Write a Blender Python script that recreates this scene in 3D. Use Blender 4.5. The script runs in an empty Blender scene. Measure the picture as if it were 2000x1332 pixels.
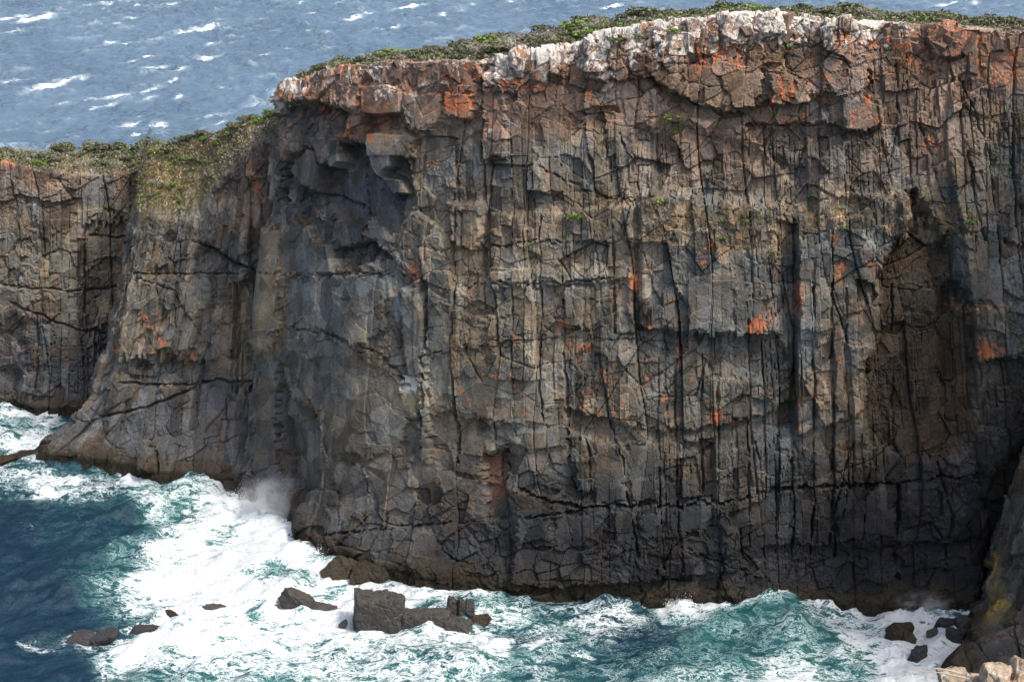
import bpy, math, random
import numpy as np
from mathutils import Vector

# ------------------------------------------------------------------ camera, sky, sun, exposure
scene = bpy.context.scene
COL = scene.collection
CAM_Z, PITCH, FPX = 85.0, math.radians(17.0), 3000.0      # metres, radians, focal length for a 2000 px wide frame
cam_d = bpy.data.cameras.new("camera")
cam_d.lens = 36.0 * FPX / 2000.0
cam_d.sensor_width = 36.0
cam_d.clip_start, cam_d.clip_end = 0.5, 60000.0
cam = bpy.data.objects.new("camera", cam_d)
COL.objects.link(cam)
cam.location = (0, 0, CAM_Z)
cam.rotation_euler = (math.radians(90) - PITCH, 0, 0)
scene.camera = cam

SUN = Vector((0.50, -0.30, 0.84)).normalized()            # towards the sun: high, from the right, a little in front
world = bpy.data.worlds.new("World")
scene.world = world
world.use_nodes = True
wn = world.node_tree
sky = wn.nodes.new("ShaderNodeTexSky")
sky.sky_type = 'NISHITA'
sky.sun_disc = False
sky.sun_elevation = math.asin(SUN.z)
sky.sun_rotation = math.atan2(SUN.x, SUN.y)
sky.air_density, sky.dust_density, sky.ozone_density = 1.0, 5.0, 0.6
bg = wn.nodes["Background"]
bg.inputs["Strength"].default_value = 0.15
wn.links.new(sky.outputs[0], bg.inputs["Color"])
sun_d = bpy.data.lights.new("sun", 'SUN')
sun_d.energy = 1.6
sun_d.angle = math.radians(8.0)
sun_d.color = (1.0, 0.95, 0.87)
sun = bpy.data.objects.new("sun", sun_d)
COL.objects.link(sun)
sun.rotation_euler = SUN.to_track_quat('Z', 'Y').to_euler()
scene.view_settings.view_transform = 'Standard'
scene.view_settings.look = 'None'
scene.view_settings.exposure = 0.92
scene.view_settings.gamma = 1.0
scene.view_settings.use_curve_mapping = False
scene.cycles.use_denoising = True
scene.cycles.use_adaptive_sampling = True
scene.cycles.adaptive_threshold = 0.03
scene.cycles.max_bounces = 4
scene.cycles.diffuse_bounces = 2
scene.cycles.volume_bounces = 1

# ------------------------------------------------------------------ survey helpers (photo pixel <-> place)
CP, SP = math.cos(PITCH), math.sin(PITCH)
def ray(px, py):
    x = (px - 1000.0) / FPX; y = (666.0 - py) / FPX
    return np.array([x, CP + y * SP, -SP + y * CP])
def at_z(px, py, z=0.0):
    d = ray(px, py); k = (z - CAM_Z) / d[2]
    return np.array([0, 0, CAM_Z]) + k * d
def at_y(px, py, Y):
    d = ray(px, py); k = Y / d[1]
    return np.array([0, 0, CAM_Z]) + k * d
def project(P):
    X, Y, Z = P[..., 0], P[..., 1], P[..., 2] - CAM_Z
    dep = Y * CP - Z * SP
    up = Y * SP + Z * CP
    return 1000 + FPX * X / dep, 666 - FPX * up / dep

# ------------------------------------------------------------------ noise
def hsh(ix, iy, seed=0):
    a = np.asarray(ix).astype(np.int64).astype(np.uint32)
    b = np.asarray(iy).astype(np.int64).astype(np.uint32)
    n = a * np.uint32(374761393) + b * np.uint32(668265263) + np.uint32((seed * 2246822519 + 3266489917) & 0xffffffff)
    n = (n ^ (n >> np.uint32(13))) * np.uint32(1274126177)
    n = (n ^ (n >> np.uint32(16))) * np.uint32(2246822519)
    n = n ^ (n >> np.uint32(15))
    return n.astype(np.float64) / 4294967296.0
def vnoise(x, y, seed=0):
    ix, iy = np.floor(x), np.floor(y)
    fx, fy = x - ix, y - iy
    fx = fx * fx * fx * (fx * (fx * 6 - 15) + 10); fy = fy * fy * fy * (fy * (fy * 6 - 15) + 10)
    a, b = hsh(ix, iy, seed), hsh(ix + 1, iy, seed)
    c, d = hsh(ix, iy + 1, seed), hsh(ix + 1, iy + 1, seed)
    return (a + (b - a) * fx) * (1 - fy) + (c + (d - c) * fx) * fy
def fbm(x, y, seed=0, octv=4, gain=0.5):
    t, a, tot = 0.0, 1.0, 0.0
    for o in range(octv):
        t = t + a * (vnoise(x, y, seed + o * 17) - 0.5) * 2
        tot += a; a *= gain; x = x * 2.03 + 11.3; y = y * 2.03 + 5.7
    return t / tot
def sstep(a, b, x):
    t = np.clip((x - a) / (b - a), 0, 1)
    return t * t * (3 - 2 * t)
def lerp(a, b, t): return a + (b - a) * t

def split1d(x, seed, row, jit):
    """1-D jittered cells: id, centre offset, distance to the nearest joint (cell units)"""
    i0 = np.floor(x)
    best = np.full(x.shape, 1e9); sec = np.full(x.shape, 1e9); bid = i0.copy(); bc = x.copy(); sc = x.copy()
    for k in (-1, 0, 1):
        i = i0 + k
        c = i + 0.5 + jit * (hsh(i, row, seed) - 0.5)
        d = np.abs(x - c)
        m = d < best
        sc = np.where(m, bc, np.where(d < sec, c, sc)); sec = np.where(m, best, np.minimum(sec, d))
        bid = np.where(m, i, bid); bc = np.where(m, c, bc); best = np.where(m, d, best)
    return bid, x - bc, np.abs(x - (bc + sc) * 0.5)
def columns(u, z, w, h, seed, jit=0.85, wob=0.10, slope=0.25):
    """columnar jointing: long vertical joints, each column broken by cross joints"""
    uu = u / w + wob * fbm(u / (w * 5), z / (w * 7), seed + 5, 3) + 0.6 * fbm(u / 14, z / 26, seed + 9, 2)
    ci, cu, du = split1d(uu, seed, np.zeros_like(uu), jit)
    hh = h * (0.55 + 0.9 * hsh(ci, 7, seed))
    zz = z / hh + 31 * hsh(ci, 3, seed) + slope * (hsh(ci, 4, seed) - 0.5) * cu * w / hh * 2 + 0.12 * fbm(u / (w * 1.2), z / h, seed + 21, 2)
    cz_i, cz, dz = split1d(zz, seed + 1, ci, 0.9)
    idx = hsh(ci, cz_i, seed + 2)
    return dict(col=ci, seg=cz_i, id=idx, cu=cu * w, cz=cz * hh, du=du * w, dz=dz * hh)
def voro(u, z, sx, sz, seed, rot=0.0):
    c, s = math.cos(rot), math.sin(rot)
    x = (u * c + z * s) / sx; y = (-u * s + z * c) / sz
    ix, iy = np.floor(x), np.floor(y)
    f1 = np.full(x.shape, 1e9); f2 = f1.copy(); idx = np.zeros_like(x); cx = np.zeros_like(x); cy = np.zeros_like(x)
    for a in (-1, 0, 1):
        for b in (-1, 0, 1):
            jx, jy = ix + a, iy + b
            qx = jx + 0.5 + 0.9 * (hsh(jx, jy, seed) - 0.5); qy = jy + 0.5 + 0.9 * (hsh(jx, jy, seed + 1) - 0.5)
            d = np.hypot(x - qx, y - qy)
            m = d < f1
            f2 = np.where(m, f1, np.minimum(f2, d)); f1 = np.where(m, d, f1)
            idx = np.where(m, hsh(jx, jy, seed + 2), idx); cx = np.where(m, x - qx, cx); cy = np.where(m, y - qy, cy)
    return dict(id=idx, cu=cx * sx, cz=cy * sz, e=(f2 - f1) * 0.5 * min(sx, sz))
def rnd(idv, k):
    return hsh(np.floor(idv * 1e6), k, 77)
def groove(d, w): return np.clip(1 - d / w, 0, 1)

# ------------------------------------------------------------------ pixel-space masks
def sdf(px, py, poly, margin):
    poly = np.array(poly, float)
    out = np.full(px.shape, -1e3)
    m = (px > poly[:, 0].min() - margin) & (px < poly[:, 0].max() + margin) & (py > poly[:, 1].min() - margin) & (py < poly[:, 1].max() + margin)
    if not m.any(): return out
    x, y = px[m], py[m]
    dmin = np.full(x.shape, 1e9); ins = np.zeros(x.shape, bool)
    n = len(poly)
    for i in range(n):
        ax, ay = poly[i]; bx, by = poly[(i + 1) % n]
        ex, ey = bx - ax, by - ay
        t = np.clip(((x - ax) * ex + (y - ay) * ey) / (ex * ex + ey * ey + 1e-9), 0, 1)
        dmin = np.minimum(dmin, np.hypot(x - ax - t * ex, y - ay - t * ey))
        if abs(by - ay) > 1e-9:
            ins ^= ((ay > y) != (by > y)) & (x < (bx - ax) * (y - ay) / (by - ay) + ax)
    out[m] = np.where(ins, dmin, -dmin)
    return out
def pmask(px, py, poly, soft=6):
    return sstep(-soft, soft, sdf(px, py, poly, soft + 2))
def linedist(px, py, pts, reach):
    pts = np.array(pts, float)
    out = np.full(px.shape, 1e3)
    m = (px > pts[:, 0].min() - reach) & (px < pts[:, 0].max() + reach) & (py > pts[:, 1].min() - reach) & (py < pts[:, 1].max() + reach)
    if not m.any(): return out
    x, y = px[m], py[m]; d = np.full(x.shape, 1e9)
    for (ax, ay), (bx, by) in zip(pts[:-1], pts[1:]):
        ex, ey = bx - ax, by - ay
        t = np.clip(((x - ax) * ex + (y - ay) * ey) / (ex * ex + ey * ey + 1e-9), 0, 1)
        d = np.minimum(d, np.hypot(x - ax - t * ex, y - ay - t * ey))
    out[m] = d
    return out
def blob(px, py, x, y, rx, ry):
    return np.exp(-(((px - x) / rx) ** 2 + ((py - y) / ry) ** 2))

# ------------------------------------------------------------------ mesh helpers
def tag(o, label=None, cat=None, group=None, kind=None):
    if label: o["label"] = label
    if cat: o["category"] = cat
    if group: o["group"] = group
    if kind: o["kind"] = kind
    return o
def mesh_np(name, V, F, mats, smooth=False, attrs=None):
    """V (n,3); F (m,k) with one k; attrs {name: (n,) or (n,3)}"""
    me = bpy.data.meshes.new(name)
    V = np.ascontiguousarray(V, np.float32); F = np.ascontiguousarray(F, np.int32)
    n, (m, k) = len(V), F.shape
    me.vertices.add(n); me.vertices.foreach_set("co", V.ravel())
    me.loops.add(m * k); me.loops.foreach_set("vertex_index", F.ravel())
    me.polygons.add(m)
    me.polygons.foreach_set("loop_start", np.arange(0, m * k, k, dtype=np.int32))
    me.polygons.foreach_set("use_smooth", np.full(m, smooth, bool))
    me.update(calc_edges=True)
    for key, a in (attrs or {}).items():
        a = np.asarray(a, np.float32)
        if a.ndim == 1:
            at = me.attributes.new(key, 'FLOAT', 'POINT'); at.data.foreach_set("value", a.ravel())
        else:
            at = me.attributes.new(key, 'FLOAT_COLOR', 'POINT')
            c = np.ones((n, 4), np.float32); c[:, :3] = a; at.data.foreach_set("color", c.ravel())
    for mt in (mats if isinstance(mats, (list, tuple)) else [mats]): me.materials.append(mt)
    return me
def link(name, me, parent=None):
    o = bpy.data.objects.new(name, me); COL.objects.link(o)
    if parent: o.parent = parent
    return o
def empty(name, loc, rz=0.0):
    o = bpy.data.objects.new(name, None); COL.objects.link(o)
    o.location = loc; o.rotation_euler = (0, 0, rz); o.empty_display_size = 0.3
    return o
def grid_faces(R, C):
    i = np.arange(R * C).reshape(R, C)
    return np.stack([i[:-1, :-1], i[:-1, 1:], i[1:, 1:], i[1:, :-1]], -1).reshape(-1, 4)

# ------------------------------------------------------------------ materials
class NT:
    def __init__(self, name):
        self.m = bpy.data.materials.new(name); self.m.use_nodes = True
        self.t = self.m.node_tree; self.b = self.t.nodes["Principled BSDF"]
    def n(self, typ, **kw):
        nd = self.t.nodes.new(typ)
        for k, v in kw.items(): setattr(nd, k, v)
        return nd
    def l(self, a, b): self.t.links.new(a, b)
    def inp(self, sock, v):
        if hasattr(v, "is_output"): self.l(v, sock)
        elif v is not None: sock.default_value = v
    def math(self, op, a, b=None, c=None, clamp=False):
        nd = self.n("ShaderNodeMath", operation=op, use_clamp=clamp)
        for i, v in enumerate((a, b, c)):
            if v is not None: self.inp(nd.inputs[i], v)
        return nd.outputs[0]
    def coords(self, scale=(1, 1, 1), rot=(0, 0, 0), obj=True):
        tc = self.n("ShaderNodeTexCoord"); mp = self.n("ShaderNodeMapping")
        mp.inputs["Scale"].default_value = scale; mp.inputs["Rotation"].default_value = rot
        self.l(tc.outputs["Object"], mp.inputs["Vector"])
        return mp.outputs[0]
    def noise(self, vec, scale, detail=4, rough=0.55, dist=0.0, col=False):
        nd = self.n("ShaderNodeTexNoise")
        nd.inputs["Scale"].default_value = scale; nd.inputs["Detail"].default_value = detail
        nd.inputs["Roughness"].default_value = rough; nd.inputs["Distortion"].default_value = dist
        self.l(vec, nd.inputs["Vector"])
        return nd.outputs["Color" if col else "Fac"]
    def voronoi(self, vec, scale, feature='F1', out="Distance"):
        nd = self.n("ShaderNodeTexVoronoi", feature=feature)
        nd.inputs["Scale"].default_value = scale
        self.l(vec, nd.inputs["Vector"])
        return nd.outputs[out]
    def ramp(self, fac, a, b):
        nd = self.n("ShaderNodeMapRange", interpolation_type='SMOOTHSTEP')
        self.inp(nd.inputs["Value"], fac)
        nd.inputs["From Min"].default_value = a; nd.inputs["From Max"].default_value = b
        return nd.outputs["Result"]
    def lin(self, fac, a, b, c, d):
        nd = self.n("ShaderNodeMapRange")
        self.inp(nd.inputs["Value"], fac)
        for k, v in zip(("From Min", "From Max", "To Min", "To Max"), (a, b, c, d)): nd.inputs[k].default_value = v
        return nd.outputs["Result"]
    def mix(self, fac, a, b, blend='MIX'):
        nd = self.n("ShaderNodeMix", data_type='RGBA', blend_type=blend)
        self.inp(nd.inputs[0], fac)
        for s, v in ((nd.inputs[6], a), (nd.inputs[7], b)):
            if isinstance(v, tuple) and len(v) == 3: v = v + (1,)
            self.inp(s, v)
        return nd.outputs[2]
    def attr(self, name, out="Fac"):
        nd = self.n("ShaderNodeAttribute"); nd.attribute_name = name
        return nd.outputs[out]
    def bump(self, h, strength, dist, prev=None):
        nd = self.n("ShaderNodeBump")
        nd.inputs["Strength"].default_value = strength; nd.inputs["Distance"].default_value = dist
        self.l(h, nd.inputs["Height"])
        if prev is not None: self.l(prev, nd.inputs["Normal"])
        return nd.outputs[0]

def make_rock_material(name, use_attr=True, base=(0.12, 0.105, 0.09), white=0.0, orange=0.0, rough=0.85, obj_random=False):
    k = NT(name)
    co = k.coords()
    if use_attr:
        col = k.attr("tint", "Color"); wh = k.attr("white"); og = k.attr("orange"); wet = k.attr("wet")
    else:
        col = base + (1,); wh = white; og = orange; wet = 0.0
        if obj_random:
            oi = k.n("ShaderNodeObjectInfo")
            v = k.lin(oi.outputs["Random"], 0, 1, 0.75, 1.25)
            g = k.n("ShaderNodeCombineColor")
            for i in range(3): k.l(v, g.inputs[i])
            col = k.mix(1.0, col, g.outputs[0], 'MULTIPLY')
    nB = k.noise(co, 1.5, 6, 0.70)                     # breaks the lichens up
    nF = k.noise(k.coords(scale=(1, 1, 0.6)), 7.5, 4, 0.72)   # grain
    f = k.math('MULTIPLY', k.lin(nB, 0.3, 0.7, 0.72, 1.28), k.lin(nF, 0.25, 0.75, 0.66, 1.34))
    g = k.n("ShaderNodeCombineColor")
    for i in range(3): k.l(f, g.inputs[i])
    c = k.mix(1.0, col, g.outputs[0], 'MULTIPLY')
    c = k.mix(k.math('MULTIPLY', k.ramp(nF, 0.60, 0.74), 0.55), c, k.mix(1.0, c, (2.1, 2.05, 1.95), 'MULTIPLY'))       # pale specks
    dn = k.math('MULTIPLY', k.math('SUBTRACT', nB, 0.5), 2.6)
    om = k.math('MULTIPLY', k.ramp(k.math('ADD', k.math('ADD', og, dn), k.math('MULTIPLY', k.math('SUBTRACT', nF, 0.5), 0.8)), 0.36, 0.86), k.ramp(og, 0.03, 0.25))
    oc = k.mix(nF, (0.56, 0.155, 0.042), (0.36, 0.150, 0.085))
    c = k.mix(k.math('MULTIPLY', om, 0.85), c, oc)
    dn2 = k.math('ADD', k.math('MULTIPLY', k.math('SUBTRACT', 0.5, nB), 2.0), k.math('MULTIPLY', k.math('SUBTRACT', nF, 0.5), 0.9))
    wm = k.math('MULTIPLY', k.ramp(k.math('ADD', wh, dn2), 0.36, 0.66), k.ramp(wh, 0.03, 0.2))
    wc = k.mix(nF, (0.48, 0.44, 0.38), (0.74, 0.71, 0.65))
    c = k.mix(k.math('MULTIPLY', wm, 0.9), c, wc)
    k.l(c, k.b.inputs["Base Color"])
    k.inp(k.b.inputs["Roughness"], k.math('SUBTRACT', rough, k.math('MULTIPLY', wet, 0.2)))
    k.b.inputs["Specular IOR Level"].default_value = 0.14
    hb = k.noise(k.coords(scale=(1, 1, 0.7)), 3.0, 5, 0.72)
    cr = k.voronoi(k.coords(scale=(1, 1, 0.6), rot=(0.1, 0.15, 0.2)), 1.25, 'DISTANCE_TO_EDGE')
    hh = k.math('ADD', hb, k.math('MULTIPLY', k.ramp(cr, 0.0, 0.05), 0.16))
    k.l(k.bump(hh, 0.75, 0.30), k.b.inputs["Normal"])
    return k.m
ROCK = make_rock_material("jointed_rock")
ROCK_WHITE = make_rock_material("white_lichen_rock", False, (0.21, 0.135, 0.10), white=0.47, orange=0.14, obj_random=True)
ROCK_RED = make_rock_material("rust_red_rock", False, (0.17, 0.115, 0.088), white=0.16, orange=0.22, obj_random=True)
ROCK_GREY = make_rock_material("grey_brown_rock", False, (0.135, 0.118, 0.10), orange=0.08, obj_random=True)
ROCK_DARK = make_rock_material("dark_wet_rock", False, (0.036, 0.036, 0.037), rough=0.6, obj_random=True)
ROCK_CREAM = make_rock_material("pale_sunlit_stone", False, (0.30, 0.235, 0.165), white=0.30, orange=0.05, obj_random=True)
ROCK_BROWN = make_rock_material("weed_brown_rock", False, (0.036, 0.029, 0.019), rough=0.45, obj_random=True)

# ------------------------------------------------------------------ cliff surfaces
def catmull(P, t):
    """P (n,...) control points; t in [0,n-1]"""
    n = len(P); i = np.clip(np.floor(t).astype(int), 0, n - 2); f = (t - i)
    f = f.reshape(f.shape + (1,) * (P.ndim - 1))
    p0 = P[np.maximum(i - 1, 0)]; p1 = P[i]; p2 = P[i + 1]; p3 = P[np.minimum(i + 2, n - 1)]
    return 0.5 * ((2 * p1) + (p2 - p0) * f + (2 * p0 - 5 * p1 + 4 * p2 - p3) * f * f + (3 * p1 - p0 - 3 * p2 + p3) * f ** 3)
class Surf:
    def __init__(self, nodes, step, rows, slevel=0, hidden=()):
        A = np.array(nodes, float)                      # (node, level, 3)
        n, L, _ = A.shape
        tt = np.linspace(0, n - 1, 1500)
        cur = catmull(A[:, slevel], tt)
        arc = np.concatenate([[0], np.cumsum(np.linalg.norm(np.diff(cur, axis=0), axis=1))])
        C = int(arc[-1] / step) + 1
        t = np.interp(np.linspace(0, arc[-1], C), arc, tt)
        lev = np.stack([catmull(A[:, l], t) for l in range(L)], 0)      # (L,C,3)
        rr = [lev[0][None]]; v = [np.zeros(1)]; lv = [np.zeros(1)]
        for l in range(L - 1):
            f = np.arange(1, rows[l] + 1) / rows[l]
            rr.append(lev[l][None] * (1 - f)[:, None, None] + lev[l + 1][None] * f[:, None, None])
            dist = np.linalg.norm(lev[l + 1] - lev[l], axis=1)[C // 3:2 * C // 3 + 1].mean()
            v.append(v[-1][-1] + f * dist); lv.append(l + f)
        self.P = np.concatenate(rr, 0); self.R, self.C = self.P.shape[:2]
        self.lv = np.broadcast_to(np.concatenate(lv)[:, None], (self.R, self.C))
        self.s = np.broadcast_to(np.linspace(0, arc[-1], C)[None], (self.R, self.C)).copy()
        self.v = self.P[..., 2].copy()
        # on flat tops use the run-out distance so that the pattern is not smeared
        vv = np.broadcast_to(np.concatenate(v)[:, None], (self.R, self.C))
        self.vv = vv
        self.px, self.py = project(self.P)
        du = np.gradient(self.P, axis=1); dv = np.gradient(self.P, axis=0)
        N = np.cross(du, dv); N /= np.linalg.norm(N, axis=-1, keepdims=True) + 1e-9
        for _ in range(6):
            N[1:-1] = (N[:-2] + 2 * N[1:-1] + N[2:]) / 4
            N[:, 1:-1] = (N[:, :-2] + 2 * N[:, 1:-1] + N[:, 2:]) / 4
        N /= np.linalg.norm(N, axis=-1, keepdims=True) + 1e-9
        self.N = N
    def build(self, name, d, attrs, mat):
        self.Q = self.P + self.N * d[..., None]
        F = grid_faces(self.R, self.C)
        at = {k: (a.reshape(-1, 3) if a.ndim == 3 else a.ravel()) for k, a in attrs.items()}
        return link(name, mesh_np(name, self.Q.reshape(-1, 3), F, mat, False, at))

def joints(u, z, wcol, wbrk, wsm):
    """relief of the jointed rock in metres, the colour id of each block and the offset to the block centre"""
    A = columns(u, z, 4.6, 17, 11, wob=0.18)
    B = columns(u, z, 1.55, 4.2, 23)
    Cc = columns(u + 0.15 * fbm(u, z, 3, 2), z, 0.62, 1.5, 37, slope=0.6)
    uw = u + 0.22 * fbm(u / 3, z / 3, 61, 2); zw = z + 0.22 * fbm(u / 3, z / 3, 62, 2)
    D = voro(uw, zw, 2.6, 2.0, 41, 0.35); E = voro(uw, zw, 0.95, 0.7, 53, -0.3)
    G = voro(uw, zw, 5.5, 3.6, 47, 0.6)
    pat = sstep(-0.35, 0.30, fbm(u / 7, z / 9, 83, 3))           # the columns come and go
    wc = wcol * (0.25 + 0.75 * pat); wb = np.clip(wbrk + 0.45 * wcol * (1 - pat), 0, 1.1)
    pf = 0.12 + 0.88 * sstep(-0.15, 0.30, fbm(u / 4.5, z / 5.5, 87, 3))   # finely broken patches between clean faces
    d = wsm * 0.55 * ((A['id'] - 0.5) * 2.0 + 0.13 * (rnd(A['id'], 1) - 0.5) * A['cu'])
    d = d + wc * ((B['id'] - 0.5) * 0.62 + 0.42 * (rnd(B['id'], 1) - 0.5) * B['cu'] + 0.12 * (rnd(B['id'], 2) - 0.5) * B['cz'])
    pc = 0.45 + 0.55 * pf
    d = d + pc * wc * ((Cc['id'] - 0.5) * 0.20 + 0.34 * (rnd(Cc['id'], 1) - 0.5) * Cc['cu'] + 0.20 * (rnd(Cc['id'], 2) - 0.5) * Cc['cz'])
    d = d + wb * ((D['id'] - 0.5) * 0.62 + 0.34 * (rnd(D['id'], 1) - 0.5) * D['cu'] + 0.42 * (rnd(D['id'], 2) - 0.5) * D['cz'])
    d = d + pf * wb * ((E['id'] - 0.5) * 0.30 + 0.34 * (rnd(E['id'], 1) - 0.5) * E['cu'] + 0.40 * (rnd(E['id'], 2) - 0.5) * E['cz'])
    d = d + 0.62 * ((G['id'] - 0.5) * 0.9 + 0.22 * (rnd(G['id'], 1) - 0.5) * G['cu'] + 0.34 * (rnd(G['id'], 2) - 0.5) * G['cz'])
    # open joints
    st = lambda ids, k, lo: 1.35 * np.clip((rnd(ids, k) - lo) / (1 - lo), 0, 1) ** 1.7
    d = d - (0.35 + 0.65 * wcol) * 0.95 * groove(A['du'], 0.20) * st(hsh(A['col'], 1, 5), 3, 0.25)
    d = d - wcol * 0.62 * groove(B['du'], 0.125) * st(hsh(B['col'], 2, 5), 5, 0.35) * (0.3 + 0.7 * pat)
    d = d - wc * 0.40 * groove(B['dz'], 0.12) * st(B['id'], 6, 0.35)
    d = d - pc * wc * 0.42 * groove(Cc['du'], 0.085) * st(hsh(Cc['col'], 4, 5), 7, 0.25)
    d = d - wb * 0.26 * groove(D['e'], 0.12) * st(D['id'], 4, 0.2)
    d = d - pf * wb * 0.15 * groove(E['e'], 0.09) * st(E['id'], 4, 0.3)
    d = d - 0.34 * groove(G['e'], 0.12) * st(G['id'], 4, 0.45)
    d = d + 0.07 * fbm(u / 1.8, z / 2.2, 71, 4) + 0.06 * fbm(u / 0.35, z / 0.45, 73, 2) + 0.45 * fbm(u / 9, z / 9, 79, 2)
    cid = np.where(wcol > wbrk, B['id'], D['id'])
    # centre offsets so that authored edges step along joints
    ou = np.where(wcol > wbrk, Cc['cu'], E['cu'] * 1.2); oz = np.where(wcol > wbrk, Cc['cz'] * 0.8, E['cz'] * 1.2)
    cid2 = 0.5 * A['id'] + 0.5 * G['id']
    return d, (cid, cid2), ou, oz

def W(x, y, z): return [x, y, z]
# --- main headland face: levels = under water, waterline, rim, crest of the plateau, back edge, foot of the back
def main_nodes():
    spec = [  # base px,py | rim px,py,Y | crest py, run back
        (478, 957, 545, 192, 211, 176, 9), (530, 987, 582, 162, 206.5, 149, 10), (600, 1040, 652, 140, 201, 127, 11), (700, 1098, 742, 126, 196, 110, 12),
        (860, 1132, 870, 123, 190, 97, 13), (1000, 1157, 1000, 118, 186, 76, 14), (1100, 1168, 1095, 104, 184.5, 57, 14), (1200, 1176, 1188, 70, 183, 43, 14),
        (1400, 1178, 1375, 36, 180.5, 24, 14), (1550, 1180, 1520, 33, 179.5, 22, 14), (1700, 1190, 1665, 46, 178.5, 26, 15), (1900, 1188, 1850, 54, 178, 39, 15),
        (2080, 1180, 2020, 62, 178, 53, 15), (2280, 1180, 2220, 74, 179, 62, 15)]
    out = []
    for bx, by, tx, ty, Y, cy, run in spec:
        b = at_z(bx, by, 0.0); r = at_y(tx, ty, Y); c = at_y(tx + 4, cy, Y + run)
        lo = b + np.array([-0.6, -1.2, -4.0]) * [1, 1, 1]
        out.append([lo, b, r, c, c + [2, 10, -4.0], [c[0] + 4, c[1] + 26, -4.0]])
    a = out[0]                                       # the left flank turns away from us
    first = [[p[0] + ox, p[1] + 14 + oy, p[2] - dz] for p, (ox, oy, dz) in zip(a, [(3, 0, 0), (3, 0, 0), (3, 0, 3), (3, 0, 3), (3, -4, 3), (3, -10, 0)])]
    return [first] + out
M = Surf(main_nodes(), 0.127, [12, 565, 40, 5, 4], slevel=1)
px, py = M.px, M.py
face = M.lv < 2.0
facew = sstep(2.25, 1.98, M.lv)                      # full relief on the face, fading over the rim
u, z = M.s, np.where(face, M.v, M.v + (M.lv - 2) * 8)
# zones of jointing, in the photograph's own layout
wcol = np.clip(0.10 + 0.9 * pmask(px, py, [(820, 250), (1560, 250), (1760, 120), (2100, 120), (2100, 900), (1700, 880), (1560, 1000), (1180, 960), (1080, 800), (880, 900), (770, 560), (800, 330)], 60)
       + 0.5 * pmask(px, py, [(1150, 850), (1980, 850), (1980, 1160), (1150, 1120)], 60), 0, 1)
smooth = pmask(px, py, [(480, 440), (640, 420), (660, 540), (790, 540), (890, 700), (1060, 720), (1080, 830), (980, 1000), (640, 1080), (470, 1000)], 50)
alc_poly = [(1788, 372), (1835, 440), (1862, 470), (1880, 555), (1906, 620), (1912, 720), (1900, 850), (1850, 900), (1760, 890), (1700, 860), (1682, 800), (1690, 700), (1722, 590), (1712, 540), (1760, 470)]
smooth = np.maximum(smooth, 0.45 * pmask(px, py, alc_poly, 20))
smooth = np.maximum(smooth, 0.55 * sstep(250, 215, py) * sstep(960, 900, px))
wbrk = np.clip(0.75 * (1 - wcol) + 0.28, 0, 1) * (1 - 0.40 * smooth)
wcol = wcol * (1 - 0.65 * smooth)
d0, cid, ou, oz = joints(u, z, wcol, wbrk, 0.55 + 0.45 * (1 - smooth))
PXM = 15.6
bx_, by_ = px - 0.55 * ou * PXM, py + 0.5 * oz * PXM
rim_zone = sstep(62, 50, M.v - 0) * 0
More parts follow.
